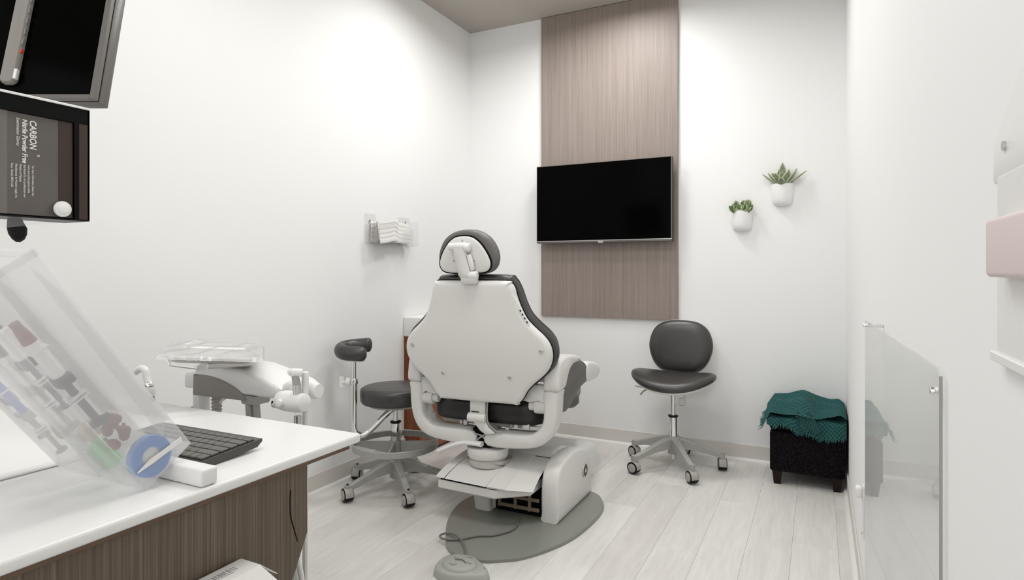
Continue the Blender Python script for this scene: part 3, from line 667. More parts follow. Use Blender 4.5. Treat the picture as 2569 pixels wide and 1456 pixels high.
# button strip on the shell edge
Mst = MBK @ axes((.247, 1.005, .0185), (math.cos(R(-60)), math.sin(R(-60)), 0), (math.cos(R(30)), math.sin(R(30)), 0), (0, 0, 1))
b = B(); slab(b, rrect(-.10, -.009, .065, .009, .008, 3), [(0, 0), (.0015, .004)], Mst, smooth=False); ks = up('touch_strip', b, PLASTB)
for i, x in enumerate((-.012, .008, .028, .048)):
    b = B(); slab(b, [(-.005, -.004), (.005, -.004), (.005, .0), (.001, .004), (-.004, .004)], [(0, .004), (0, .0046)], Mst @ Matrix.Translation((x, .001, 0)), smooth=False); up('button', b, INK, parent=ks)
for x in (-.082, -.06):
    b = B(); slab(b, rrect(-.003, -.001, .003, .001, .0008, 2), [(0, .004), (0, .0046)], Mst @ Matrix.Translation((x, .001, 0)), smooth=False); up('button', b, INKG, parent=ks)
# headrest
MH = axes((0, -.035, 0), (1, 0, 0), (0, -.13, 1), (0, -1, -.13))
hc = [(.0, 1.172), (.09, 1.178), (.135, 1.202), (.152, 1.245), (.143, 1.295), (.112, 1.345), (.06, 1.376), (0, 1.384)]
HS = lambda h, dx: [(x + dx, z) for x, z in h] + [(-x + dx, z) for x, z in h[::-1][1:-1]]
b = B(); slab(b, HS(hc, -.02), [(.06, -.098), (.025, -.09), (.008, -.074), (-.001, -.05), (0, -.02), (.008, -.006), (.016, -.004)], MH, sub=4); up('headrest_cushion', b, VINYLG, 60)
hh = [(.0, 1.186), (.085, 1.188), (.120, 1.201), (.131, 1.230), (.118, 1.270), (.085, 1.320), (.045, 1.350), (0, 1.356)]
b = B(); slab(b, HS(hh, -.025), [(-.006, -.006), (-.006, .003), (.004, .0045)], MH, sub=4); up('headrest_seam', b, SEAM, 60)
b = B(); slab(b, HS(hh, -.025), [(.0, .002), (0, .006), (.004, .011), (.012, .013)], MH, sub=4); up('headrest_shell', b, PLAST, 60)
for (x, z) in ((-.078, 1.243), (.028, 1.243), (-.027, 1.338)):
    b = B(); lathe(b, [(.004, .012), (.004, .0145)], 10, MH @ Matrix.Translation((x, z, 0))); up('screw', b, GREYP)
def hp(x, z, h): return MH @ Vector((x, z, h))
b = B(); cyl(b, hp(-.088, 1.312, .035), hp(.002, 1.312, .035), .017, n=18, bev=.004); cyl(b, hp(-.062, 1.312, .035), hp(.0, 1.312, .035), .0185, n=18, bev=.003); up('headrest_pivot', b, PLASTB)
b = B(); cyl(b, hp(-.005, 1.308, .036), hp(.020, 1.306, .036), .020, n=18, bev=.004); up('headrest_knob', b, PLASTB)
b = B(); slab(b, [(-.062, 1.315), (-.004, 1.315), (.004, 1.25), (.02, 1.185), (.022, 1.165), (-.03, 1.165), (-.042, 1.18), (-.045, 1.21), (-.055, 1.26)], [(.005, .018), (0, .022), (0, .046), (.006, .052)], MH, smooth=False); up('headrest_arm', b, PLAST)
b = B(); slab(b, [(.002, 1.272), (.02, 1.275), (.031, 1.235), (.034, 1.205), (.022, 1.196), (.012, 1.22)], [(.003, .02), (0, .024), (0, .04), (.004, .044)], MH, smooth=False); up('release_lever', b, PLASTB)
b = B(); cyl(b, hp(.008, 1.178, .034), hp(.050, 1.178, .034), .020, n=20, bev=.004); up('headrest_knob', b, PLASTB)
b = B(); box(b, (-.03, -.008, 0), (.045, .03, .045), .003, 1, MH @ axes((0, 1.14, .02), (1, 0, 0), (0, 0, 1), (0, 1, 0))); up('headrest_mount', b, PLAST)
b = B(); box(b, (-.013, -.06, 1.10), (.028, -.006, 1.20), .003, 1, Matrix.Translation((0, -.13, 0))); up('headrest_bar', b, PLAST)
# chair floor box
jb = thing('floor_junction_box', 'low white floor box behind the dental chair base', 'box', (-1.42, 3.40, 0))
b = B(); rings = []
for z, x0, x1, y0, y1, r_ in ((0, -.22, .21, -.22, .25, .02), (.05, -.215, .20, -.215, .245, .025), (.11, -.20, .185, -.21, .225, .035), (.132, -.185, .168, -.19, .205, .04), (.140, -.16, .14, -.16, .18, .05)):
    rings.append([(*p, z) for p in rrect(x0, y0, x1, y1, r_, 5)])
loft(b, rings); obj('cover', b, PLASTB, jb, 50)

# foot control
fc = thing('foot_control', 'grey-green foot control disc with a grey cord on the floor', 'foot pedal', (-1.255, 2.058, 0))
fo = [(x, y * .82) for x, y in ((-.105, -.055), (-.118, .035), (-.09, .095), (-.03, .118), (.02, .108), (.085, .055), (.118, .01), (.112, -.035), (.06, -.075), (-.01, -.108), (-.07, -.095))]
b = B(); slab(b, fo, [(0, 0), (0, .004), (.006, .026), (.012, .032), (.02, .034)]); obj('body', b, PEDAL, fc, 40)
b = B(); lathe(b, [(.073, .032), (.072, .036), (.062, .044), (.055, .046), (.0, .047)], 40, Matrix.Translation((-.012, .0, 0)), sy=.88); dk = obj('disc', b, PEDAL, fc, 40)
def groove(pts, wd=.0022): 
    b = B(); tube(b, pts, wd, 6, 1, flat=.5); return b
for pts in ([(-.052, .028, .0468), (-.044, .012, .0472), (-.030, .024, .0472)], [(-.040, -.030, .0472), (-.022, -.038, .0472), (-.010, -.022, .0472)], [(.020, .012, .0472), (.028, .000, .0472), (.04, .006, .0472)], [(-.008, .046, .0465), (.018, .048, .0465)]):
    obj('arrow_mark', groove(pts, .0014), CORD, dk)
b = B(); tube(b, [(-.035, .004, .0478), (-.01, .012, .0485), (.002, .008, .0485), (.018, -.002, .0478)], .0028, 6, 3); obj('ridge_mark', b, CORD, dk)
b = B(); lathe(b, [(.007, .0345), (.007, .0352), (.005, .0352), (.005, .0345)], 14, Matrix.Translation((-.085, .058, 0)), cap=False); obj('power_mark', b, INKG, fc)
b = B(); lathe(b, [(.003, .034), (.003, .0365)], 8, Matrix.Translation((.09, .018, 0))); obj('screw', b, INKG, fc)
cp = [(-1.264, 2.592, .026), (-1.235, 2.468, .025), (-1.283, 2.374, .025), (-1.342, 2.336, .025), (-1.399, 2.268, .025), (-1.455, 2.240, .025), (-1.493, 2.258, .025), (-1.484, 2.292, .025), (-1.43, 2.282, .034), (-1.37, 2.245, .032), (-1.325, 2.195, .028), (-1.29, 2.14, .022)]
b = B(); tube(b, [(x + 1.255, y - 2.058, z) for x, y, z in cp], .0045, 8, 6); obj('cord', b, CORD, fc)

# ------------------------------------------------------------------ ottoman and throw
ot = thing('ottoman', 'black speckled fabric ottoman on dark legs in the right corner', 'ottoman', (-.06, 3.885, 0))
b = B(); box(b, (-.185, -.185, .075), (.187, .185, .30), .012, 3); obj('body', b, OTTO, ot)
b = B(); box(b, (-.187, -.187, .304), (.188, .187, .372), .02, 4); obj('lid', b, OTTO, ot)
for sx in (-1, 1):
    for sy in (-1, 1):
        b = B(); rings = []
        for z, s in ((0, .017), (.078, .026)): rings.append([(sx * .148 + a * s, sy * .15 + c * s, z) for a, c in ((-1, -1), (1, -1), (1, 1), (-1, 1))])
        loft(b, rings); obj('leg', b, LEGW, ot)
th = thing('throw_blanket', 'folded teal waffle-knit throw with fringe on the black ottoman', 'blanket', (-.06, 3.885, .3755))
def cloth(name, fn, nu, nv, thick, k=126, parent=th):
    b = B(); uvl = b.loops.layers.uv.new('UVMap'); V = [[b.verts.new(fn(i / nu, j / nv) + Vector((0, -.0022, .0026)) * math.sin(i / nu * k) * math.sin(j / nv * k)) for j in range(nv + 1)] for i in range(nu + 1)]
    ix = {}
    for i in range(nu + 1):
        for j in range(nv + 1): ix[V[i][j]] = (i / nu * .42 * k / 126, j / nv * .42 * k / 126)
    for i in range(nu):
        for j in range(nv):
            f = b.faces.new((V[i][j], V[i + 1][j], V[i + 1][j + 1], V[i][j + 1]))
            for l in f.loops: l[uvl].uv = ix[l.vert]
    bmesh.ops.solidify(b, geom=b.faces[:], thickness=thick)
    return obj(name, b, TEAL, parent, 80)
def lower(u, v): # v=0 hanging front hem, v=1 back; x from left to right
    x = -.20 + u * .392; drop = .035 + .045 * min(1, max(0, (u - .25) / .35)) + .008 * math.sin(u * 19)
    s = v * (.38 + drop)
    if s < drop: y, z = -.212 - .006 * math.sin(u * 23), -(drop - s)
    else:
        y, z = -.211 + (s - drop) * .99, .010 + .006 * math.sin(u * 17 + v * 9)
        t = min(1, (s - drop) / .03); z = z * t + (1 - t) * .002
    return Vector((x, y, z))
cloth('lower_layer', lower, 100, 100, .004)
def upper(u, v): # top folded layer; front edge wavy, bulges up
    x = -.222 + u * .416
    fr_ = -.222 + .012 * math.sin(u * 7 + 1) - .012 * math.sin(u * 15)
    y = fr_ + v * (.19 - fr_)
    lift = .030 + .030 * math.exp(-((u - .47) / .14) ** 2) + .012 * math.sin(u * 16 + .5) * (1 - v)
    z = lift * min(1, .35 + v * 3) + .055 * math.sin(math.pi * min(1, v * .62)) * (1 - .42 * u) * math.sin(math.pi * min(1, .12 + u * .8)) + .018 * math.exp(-((u - .93) / .07) ** 2) + .006 * math.sin(v * 14 + u * 9)
    z += .014 * max(0, 1 - v * 2.5)
    if u < .1: z -= (.1 - u) / .1 * (.055 + .03 * (1 - v))
    return Vector((x, y, z))
cloth('upper_layer', upper, 110, 110, .010)
def flap(u, v):
    x = -.03 + .075 * u + .06 * (1 - v) * .6; y = -.218 - .01 * math.sin(u * 3.1) - .006 * v * 0; z = -.055 + .10 * v + .006 * math.sin(u * 9)
    return Vector((x - .02 * v, y - .008 * math.sin(math.pi * v), z))
cloth('fold', flap, 48, 48, .008, 38)
random.seed(9); b = B()
def strand(p, d, L):
    q = p + d * L; m_ = (p + q) / 2 + Vector((random.uniform(-.003, .003), random.uniform(-.003, 0), 0))
    tube(b, [p, m_, q], .0012, 4, 1, rr=(.0016, .0008))
for k in range(110):
    u = .08 + k / 110 * .9; p = lower(u, 0); strand(p + Vector((0, -.002, .002)), Vector((random.uniform(-.5, .5), random.uniform(-.25, -.02), -1)).normalized(), random.uniform(.014, .026))
for k in range(46):
    v = k / 46 * .6; p = upper(0, v); strand(p, Vector((-1, random.uniform(-.4, .3), random.uniform(-1.3, -.4))).normalized(), random.uniform(.016, .032))
for k in range(24):
    p = flap(0, k / 24); strand(p, Vector((-1, random.uniform(-.4, 0), random.uniform(-.5, .4))).normalized(), random.uniform(.010, .022))
obj('fringe', b, TEALF, th, 60, kind='stuff')

# ------------------------------------------------------------------ right wall: acrylic guard, bumper, bracket
ag = thing('acrylic_wall_guard', 'clear acrylic sheet screwed low on the right wall', 'wall guard', (XR, 1.59, .6))
prof = [(0, -.48), (.835, -.48), (.835, .473), (.012, .474), (0, .466)]
dl = R(2.2); dv = (-math.sin(dl), math.cos(dl), 0); nv = (-math.cos(dl), -math.sin(dl), 0)
b = B(); Mg = axes((-.006, .926 - 1.59, 0), dv, (0, 0, 1), nv)
slab(b, prof, [(0, -.0015), (0, .0015)], Mg, smooth=False); obj('sheet', b, ACRYL, ag, 20)
b = B(); box(b, (-.001, -.475, -.0018), (.0004, .466, .0018), 0, 1, Mg); obj('edge', b, GREYP, ag)
for (u, z) in ((.032, .442), (.825, .462), (.032, -.40), (.825, -.40)):
    p_ = Mg @ Vector((u, z, .003)); b = B(); cyl(b, (-.0002, p_.y, z), (p_.x - .003, p_.y, z), .005, n=14, bev=.001); obj('standoff', b, CHROME, ag)
hk = thing('wall_catch', 'small white catch on a strip low on the right wall', 'catch', (XR, 2.48, .35))
b = B(); box(b, (-.006, -.02, -.095), (0, .02, .09), .002, 1); obj('strip', b, PLASTB, hk)
b = B(); box(b, (-.028, -.018, .045), (-.005, .018, .085), .008, 3); obj('knob', b, PLASTB, hk)
b = B(); cyl(b, (-.006, 0, -.08), (-.008, 0, -.08), .004, n=10); obj('screw', b, GREYP, hk)
br = thing('wall_bracket', 'white wall bracket carrying a pale pink block, at the right edge', 'bracket', (XR, .60, 1.2))
b = B(); slab(b, [(.068, .075), (.068, .108), (-.01, .155), (-.2, .155), (-.2, .075)], [(0, 0), (0, .005), (.002, .006)], axes((0, 0, 0), (0, 1, 0), (0, 0, 1), (-1, 0, 0)), smooth=False); obj('top_plate', b, PLASTB, br)
b = B(); box(b, (-.007, -.2, -.075), (0, .052, .08), .002, 1); obj('rail', b, PLASTB, br)
b = B(); box(b, (-.010, -.2, -.078), (0, .062, -.07), .001, 1); obj('lower_lip', b, PLASTB, br)
b = B(); cyl(b, (-.005, .03, .102), (-.008, .03, .102), .004, n=12); obj('screw', b, STEEL, br)
b = B(); box(b, (-.0215, -.10, -.006), (-.005, .02, .041), .004, 3); obj('block', b, PINK, br)

# ------------------------------------------------------------------ desk
DZ = .84
dk_ = thing('desk_worktop', 'white solid-surface worktop across the lower left', 'worktop', (-1.66, .2, DZ))
b = B(); box(b, (XL + .002 + 1.66, -1.15, -.02), (.76, .85, 0), .006, 3); obj('slab', b, SOLID, dk_)
b = B(); box(b, (XL + .03 + 1.66, -1.13, -.032), (.745, .83, -.0202), .001, 1); obj('edge_board', b, APRON, dk_)
ec = thing('desk_end_cabinet', 'brown wood-grain desk side under the white worktop', 'cabinet', (-.925, .2, 0))
b = B(); pf = [(-1.1, 0), (.50, 0), (.50, .20), (.877 - .2, .589), (.916 - .2, .669), (.916 - .2, .8075), (-1.1, .8075)]
slab(b, pf, [(0, 0), (0, .025)], axes((-.025, 0, 0), (0, 1, 0), (0, 0, 1), (1, 0, 0)), smooth=False); obj('end_panel', b, DESKW, ec, 20)
b = B(); box(b, (-.45, -1.1, .0), (-.026, .30, .8075), .002, 1); obj('carcass', b, DESKW, ec)
b = B(); tube(b, [(.0005, .672, .768), (.0008, .6705, .745), (.0008, .672, .717), (.0006, .680, .69), (.0003, .690, .66)], .0009, 6, 4); obj('scratch', b, SEAM, ec)
# cables behind the desk
for i, (x0, y0, x1, y1, r_, m_, lb) in enumerate(((-1.16, 1.005, -1.10, 1.084, .0065, PLASTB, 'outer of the white cables hanging behind the desk'), (-1.18, 1.0, -1.115, 1.080, .006, PLASTB, 'inner white cable hanging behind the desk'), (-1.20, .99, -1.13, 1.075, .005, PLASTB, 'thin white cable nearest the desk side'), (-1.22, .98, -1.145, 1.070, .008, BLACK, 'black cable hanging behind the desk'))):
    b = B(); tube(b, [(x0, y0, .806), (x0 * .85 + x1 * .15, y0 * .85 + y1 * .15, .72), (x0 * .3 + x1 * .7, y0 * .3 + y1 * .7, .56), (x1, y1, .38), (x1, y1, .15), (x1, y1, .004)], r_, 10, 6)
    o = obj('cable', b, m_); tag(o, lb, 'cable', 'cables behind the desk')
# carton in a holder on the desk side
ch = thing('carton_holder', 'clear bracket on the desk side holding a white carton', 'holder', (-.925, .70, .43))
b = B(); box(b, (.0005, -.125, 0), (.004, .125, .20)); box(b, (.0005, -.125, 0), (.108, .125, .004)); box(b, (.104, -.125, 0), (.108, .125, .06)); obj('tray', b, SMOKE, ch)
cn = thing('carton', 'white carton with a barcode and open flap at the bottom edge of view', 'box', (-.918, .705, .4345))
b = B(); box(b, (0, -.115, 0), (.048, .045, .2505), .0008, 1); obj('body', b, CARD, cn)
b = B(); box(b, (.0, -.115, .2508), (.048, .0455, .2516)); lid = obj('top_flap', b, CARD, cn)
b = B(); loft(b, [[(.001, .0455, .2510), (.048, .0455, .2510), (.060, .074, .225), (.006, .074, .225)], [(.001, .0463, .2518), (.048, .0463, .2518), (.060, .0748, .226), (.006, .0748, .226)]]); obj('end_flap', b, CARD, cn)
b = B(); loft(b, [[(.0482, -.115, .2508), (.0482, .0455, .2508), (.078, .060, .222), (.078, -.115, .222)], [(.0487, -.115, .2518), (.0487, .0455, .2518), (.079, .060, .223), (.079, -.115, .223)]]); obj('side_flap', b, CARD, cn)
b = B(); random.seed(4); y = -.052
while y < .018:
    w_ = random.choice((.0010, .0018, .003)); box(b, (.014, y, .2516), (.027, y + w_, .2519)); y += w_ + random.choice((.0010, .0018, .0032))
obj('barcode', b, INKG, lid)
b = B(); box(b, (.030, -.04, .2516), (.0312, .008, .2519)); obj('print_line', b, INKG, lid)

# keyboard
kb = thing('keyboard', 'black compact keyboard on the white worktop behind the clear bin', 'keyboard', (-.992, .728, DZ), R(1.2))
KW, KD = .30, .137
b = B(); rings = []
for x_ in (-KW, 0):
    rings.append([(x_, 0, .006), (x_, .004, .014), (x_, KD, .022), (x_, KD, .017), (x_, KD - .012, .008), (x_, .016, .0)])
loft(b, rings); obj('body', b, KEYB, kb, 30)
b = B(); loft(b, [[(-KW + .005, .0055, .0128), (-.005, .0055, .0128), (-.005, .123, .0198), (-KW + .005, .123, .0198)], [(-KW + .005, .0055, .0146), (-.005, .0055, .0146), (-.005, .123, .0216), (-KW + .005, .123, .0216)]]); obj('key_bed', b, SEAM, kb)
rows = [(.006, .0195, [1.1, 1, 1, 1, 1.0, 1.4, 3.8, 1.3, 1, 1, 1]), (.026, .019, [1.6, 1.0] + [1] * 9 + [2.3]), (.0465, .019, [1.6] + [1] * 10 + [1.9]), (.067, .019, [1.4] + [1] * 11 + [1.6]), (.0875, .019, [1] * 12 + [1.9]), (.108, .0135, [1.0] * 14)]
slope = (.022 - .014) / (KD - .004)
for y0, d, ws in rows:
    ws = ws[::-1]; tot = sum(ws); unit = (KW - .012) / tot; x_ = -.006
    ph = ws[0]
    for w_ in ws:
        x1 = x_ - w_ * unit; zb = .0142 + slope * y0
        b = B(); a0, a1, c0, c1 = x1 + .0013, x_ - .0013, y0 + .0013, y0 + d - .0013
        rings = [[(a0, c0, zb), (a1, c0, zb), (a1, c1, zb + slope * d), (a0, c1, zb + slope * d)],
                 [(a0, c0, zb + .0025), (a1, c0, zb + .0025), (a1, c1, zb + slope * d + .0025), (a0, c1, zb + slope * d + .0025)],
                 [(a0 + .001, c0 + .001, zb + .0035), (a1 - .001, c0 + .001, zb + .0035), (a1 - .001, c1 - .001, zb + slope * d + .0035), (a0 + .001, c1 - .001, zb + slope * d + .0035)]]
        loft(b, rings); obj('key', b, KEYT, kb, 30); x_ = x1

# ------------------------------------------------------------------ tilted clear bins
bs = thing('bin_stand', 'white stand bar under the tilted clear bin on the worktop', 'stand', (-.905, .66, DZ))
b = B(); box(b, (-.36, .004, 0.0005), (0, .036, .030), .005, 3); obj('bar', b, SOLID, bs)
b = B(); box(b, (-.36, -.25, .0005), (-.30, -.22, .20), .004, 2); box(b, (-.36, -.25, .0005), (-.337, .01, .006), .002, 1); obj('rear_prop', b, SOLID, bs)
BM_ = axes((-.976, .620, DZ + .002), (1, 0, 0), (0, .811, .585), (0, -.585, .811))
def bin_(label, x1, x0):
    t = thing('clear_bin', label, 'bin', (0, 0, 0), 0, 'tilted clear bins'); t.matrix_world = BM_
    D_, L_, k = .095, .41, .002
    def wall(name, lo, hi):
        b = B(); box(b, lo, hi, .0008, 1); return obj(name, b, FROST, t)
    wall('side', (x1 - k, 0, 0), (x1, D_, L_)); wall('side', (x0, 0, 0), (x0 + k, D_, L_))
    wall('floor_panel', (x0 + k, 0, 0), (x1 - k, k, L_)); wall('end_panel', (x0 + k, k, 0), (x1 - k, D_, k)); wall('lid', (x0 + k, D_ - k, .06), (x1 - k, D_, L_))
    b = B(); box(b, (x1 - .004, -.002, L_ - .012), (x1 + .003, D_ + .003, L_), .001, 1); box(b, (x0 - .001, D_ - .004, L_ - .012), (x1, D_ + .003, L_), .001, 1); obj('rim', b, FROST, t)
    b = B(); slab(b, [(.066, .05), (.088, .07), (.088, .34), (.076, .395)], [(0, 0), (0, .0012)], axes((x1, 0, 0), (0, 1, 0), (0, 0, 1), (1, 0, 0)), smooth=False); obj('rib', b, FROST, t)
    return t
bin_('frosted clear bin tilted up on the worktop, nearest the camera', 0, -.128)
bin_('frosted clear bin behind the nearest one, at the left edge', -.134, -.262)
def inbin(name, parts, label, cat, group, p, roll=0, along=0):
    """p = (x, y, z) in bin axes; parts in own frame with z along the bin"""
    t = thing(name, label, cat, (0, 0, 0), 0, group); t.matrix_world = BM_ @ Matrix.Translation(p) @ Matrix.Rotation(along, 4, 'X') @ Matrix.Rotation(roll, 4, 'Z')
    for nm, bm_, m_ in parts: obj(nm, bm_, m_, t, 40)
    return t
def syringe(cap, plun, L=.19, r_=.0085, barrel=None):
    a = B(); cyl(a, (0, 0, .095), (0, 0, L - .035), r_, n=14); 
    c = B(); cyl(c, (0, 0, 0), (0, 0, .085), r_ * .62, n=12); cyl(c, (0, 0, -.003), (0, 0, 0), r_ * 1.5, n=14)
    d = B(); box(d, (-r_ * 1.25, -r_ * 1.25, .078), (r_ * 1.25, r_ * 1.25, .096), .002, 1)
    e = B(); cyl(e, (0, 0, L - .035), (0, 0, L - .012), r_ * 1.05, r_ * .8, n=12); cyl(e, (0, 0, L - .012), (0, 0, L), r_ * .7, n=10)
    f = B(); 
    for z in (.05, .056, .145): box(f, (-r_ * 1.35, -r_ * 1.35, z), (r_ * 1.35, r_ * 1.35, z + .002))
    return [('barrel', a, barrel or PLASTB), ('plunger', c, plun), ('collar', d, plun), ('cap', e, cap), ('band', f, WPRINT)]
inbin('syringe', syringe(MAROON, NAVY, .195, .0095), 'navy and clear syringe lying against the near bin side', 'syringe', 'syringes in the bins', (-.022, .020, .138), 0, R(-1))
inbin('syringe', syringe(NAVY, NAVY, .185, .008), 'grey-capped syringe just behind the navy one in the bin', 'syringe', 'syringes in the bins', (-.062, .015, .175), 0, 0)
inbin('syringe', syringe(BROWNC, GREYP, .19, .008), 'brown-capped syringe deepest in the near bin', 'syringe', 'syringes in the bins', (-.105, .014, .12), 0, 0)
inbin('syringe', syringe(BLUE, GREYP, .20, .0062, BLUE), 'blue and grey syringe in the left bin', 'syringe', 'syringes in the bins', (-.225, .012, .040), 0, 0)
inbin('syringe', syringe(GREYP, GREYP, .185, .007), 'second grey syringe, beside the blue one in the left bin', 'syringe', 'syringes in the bins', (-.243, .0145, .075), 0, 0)
random.seed(12)
for k, (y, z) in enumerate(((.014, .093), (.030, .089), (.022, .108), (.040, .100), (.034, .116), (.046, .114))):
    a = B(); lathe(a, [(.0045, 0), (.0075, .004), (.008, .012), (.005, .018)], 12); c = B(); cyl(c, (0, 0, .016), (0, 0, .028), .0025, n=8)
    inbin('mixing_tip', [('cap', a, MAROON), ('tip', c, MAROON)], ('lowest maroon mixing tip in the near bin', 'maroon mixing tip just right of the lowest one', 'maroon mixing tip at the left middle of the cluster', 'rightmost maroon mixing tip low in the cluster', 'maroon mixing tip at the top middle of the cluster', 'uppermost right maroon mixing tip, next to the navy plunger')[k], 'mixing tip', 'maroon mixing tips in the near bin', (-.014 - .010 * (k % 3), y, z - .008), random.random() * 3, random.uniform(-.8, .8))
a = B(); lathe(a, [(.034, 0), (.0345, .001), (.0345, .011), (.034, .012), (.0155, .012), (.0155, 0)], 40, axes((0, 0, 0), (0, 1, 0), (0, 0, 1), (1, 0, 0)), cap=False)
c = B(); lathe(c, [(.0155, .001), (.0155, .0095)], 28, axes((0, 0, 0), (0, 1, 0), (0, 0, 1), (1, 0, 0)))
inbin('tape_roll', [('tape', a, ROLLB), ('core', c, PLASTB)], 'round blue roll at the bottom of the near bin', 'roll', None, (-.0145, .0365, .037))
a = B(); loft(a, [[(-.001, -.034, -.012), (.001, -.034, -.012), (.001, -.034, -.010), (-.001, -.034, -.010)], [(-.001, -.01, -.006), (.001, -.01, -.006), (.001, -.012, .002), (-.001, -.012, .002)], [(-.001, .046, .010), (.001, .046, .010), (.001, .044, .018), (-.001, .044, .018)]])
o = obj('spatula', a, PLASTB); o.matrix_world = BM_ @ Matrix.Translation((.0016, .040, .030)) @ Matrix.Rotation(R(-28), 4, 'X'); tag(o, 'thin white stick across the blue roll', 'spatula')
a = B(); lathe(a, [(.0, 0), (.013, 0), (.014, .03), (.012, .05), (.007, .056)], 18); c = B(); lathe(c, [(.0145, .03), (.0145, .045)], 18)
inbin('dropper_bottle', [('bottle', a, GREEN), ('label_band', c, GREEN)], 'green bottle low in the near bin', 'bottle', None, (-.085, .018, .028))
a = B(); lathe(a, [(.0, 0), (.014, 0), (.015, .012), (.013, .022), (.0, .024)], 20)
inbin('paste_pot', [('pot', a, BEIGE)], 'beige pot beside the maroon tips', 'pot', None, (-.075, .018, .098))
a = B(); lathe(a, [(.0, 0), (.012, 0), (.013, .014), (.011, .026), (.0, .028)], 20)
inbin('paste_pot', [('pot', a, BEIGE)], 'dull beige pot in the left bin under its floor panel', 'pot', None, (-.165, .018, .085))

# ------------------------------------------------------------------ monitor, glove dispenser and their pole
pl = thing('equipment_pole', 'slim white equipment pole rising from the worktop at left, carrying monitor and gloves', 'pole', (-2.05, .84, DZ))
b = B(); cyl(b, (0, 0, .0005), (0, 0, .012), .07, n=28, bev=.003); obj('foot', b, PLASTB, pl)
b = B(); cyl(b, (0, 0, .012), (0, 0, 1.15), .02, n=18); obj('post', b, PLASTB, pl)
b = B(); tube(b, [(0, 0, .60), (.25, -.09, .60), (.532, -.15, .60)], .014, 10, 4); obj('glove_arm', b, PLASTB, pl)
b = B(); tube(b, [(0, 0, 1.0), (.08, .04, 1.0), (.150, .018, 1.0)], .016, 10, 4); obj('monitor_arm', b, BLACK, pl)
# monitor: corner anchored at its lower right front edge
mo = thing('monitor', 'black monitor tilted at the upper left above the glove box', 'monitor', (0, 0, 0))
Zm = 1.50; kx = (226 - 1284.5) / 1529; kz = (677 - 237) / 1529
cpos = Vector((0, 0, 1.2)) + FX * Zm + RX * (kx * Zm) + UZ * (kz * Zm)
mo.matrix_world = Matrix.Translation(cpos) @ Matrix.Rotation(YAW, 4, 'Z') @ Matrix.Rotation(R(-13), 4, 'X')
MW, MH_ = .50, .34  # local: x right, y away, z up; screen corner at the origin
b = B(); box(b, (-MW, .001, 0), (0, .004, MH_)); obj('screen', b, SCREEN, mo)
b = B(); 
box(b, (0.0, -.002, -.012), (.014, .012, MH_ + .014), .001, 1); box(b, (-MW - .014, -.002, -.012), (-MW, .012, MH_ + .014), .001, 1)
box(b, (-MW, -.002, -.012), (0, .012, 0), .001, 1); box(b, (-MW, -.002, MH_), (0, .012, MH_ + .014), .001, 1); obj('bezel', b, BEZEL, mo)
b = B(); box(b, (-MW - .013, .012, -.011), (.013, .015, MH_ + .012)); obj('bezel_seam', b, SEAM, mo)
b = B(); box(b, (-MW - .016, .015, -.014), (.016, .048, MH_ + .016), .003, 2); obj('housing', b, BEZEL, mo)
b = B(); slab(b, rrect(-.222, .025, -.183, .36, .014, 4), [(0, 0), (0, .008), (.004, .014), (.01, .016)], axes((0, 0, 0), (1, 0, 0), (0, 0, 1), (0, -1, 0)), smooth=False); bar = obj('screen_reflection_strip', b, DGREYP, mo)  # reflection in the screen, modelled as a solid grey strip
b = B(); box(b, (-.1845, -.012, .108), (-.1805, -.004, .118), .001, 1); obj('red_reflection_dot', b, RED, bar)
b = B(); box(b, (-.1885, -.014, .036), (-.180, -.005, .063), .001, 1); obj('white_reflection_fleck', b, PLASTB, bar)
for k in range(7):
    b = B(); box(b, (-.1845, -.012, .13 + k * .03), (-.1812, -.004, .148 + k * .03), .001, 1); obj('key', b, DGREYP, bar)  # raised bits along the edge of the modelled reflection
# glove dispenser
GX, GY, GZ = -1.42, .0, 1.2
gd = thing('glove_dispenser', 'black glove holder with white top rim at the left edge', 'dispenser', (GX, .69, 1.43))
b = B()
box(b, (-.095, -.10, -.125), (-.092, .083, .118)); box(b, (-.092, .079, -.122), (.0, .083, .118)); box(b, (-.092, -.10, -.122), (0, -.097, .118)); box(b, (-.0925, -.10, -.125), (.0, .083, -.122)); obj('shell', b, BLACK, gd)
b = B(); box(b, (-.004, -.10, .084), (0, .083, .118), .0005, 1); box(b, (-.004, .053, -.122), (0, .062, .085), .0005, 1); obj('front_frame', b, SEAM, gd)
b = B(); box(b, (-.096, -.102, .1165), (.002, .0835, .1215), .001, 1); obj('rim', b, PLASTB, gd)
b = B(); box(b, (-.004, .062, -.122), (.0, .083, .084), .0005, 1); obj('side_strip', b, GBROWN, gd)
b = B(); slab(b, [(-.096, -.1255), (.081, -.122), (.06, -.126), (-.096, -.152)], [(0, -.002), (0, .0)], axes((0, 0, 0), (0, 1, 0), (0, 0, 1), (1, 0, 0)), smooth=False); obj('clear_lip', b, SMOKE, gd)
b = B(); cyl(b, (.0005, .027, -.103), (.010, .027, -.103), .0165, n=28, bev=.003); kn = obj('knob', b, PLASTB, gd)
b = B(); cyl(b, (.010, .027, -.103), (.0125, .027, -.103), .0095, n=24, bev=.001); obj('knob_cap', b, CERAM, kn)
gb = thing('glove_box', 'dark carton of examination gloves inside the holder at the left edge', 'box', (GX - .005, .676, 1.431))
b = B(); box(b, (-.080, -.078, -.121), (0, .0655, .083), .001, 1); obj('carton', b, GBOX, gb)
b = B(); box(b, (-.0004, -.078, -.1205), (.0004, -.052, .0825)); obj('pale_band', b, GBOX2, gb)
b = B(); box(b, (-.0004, .038, -.1205), (.0004, .0655, .0825)); obj('brown_reflection_band', b, GBROWN, gb)  # brown tone paints a reflection on the carton front
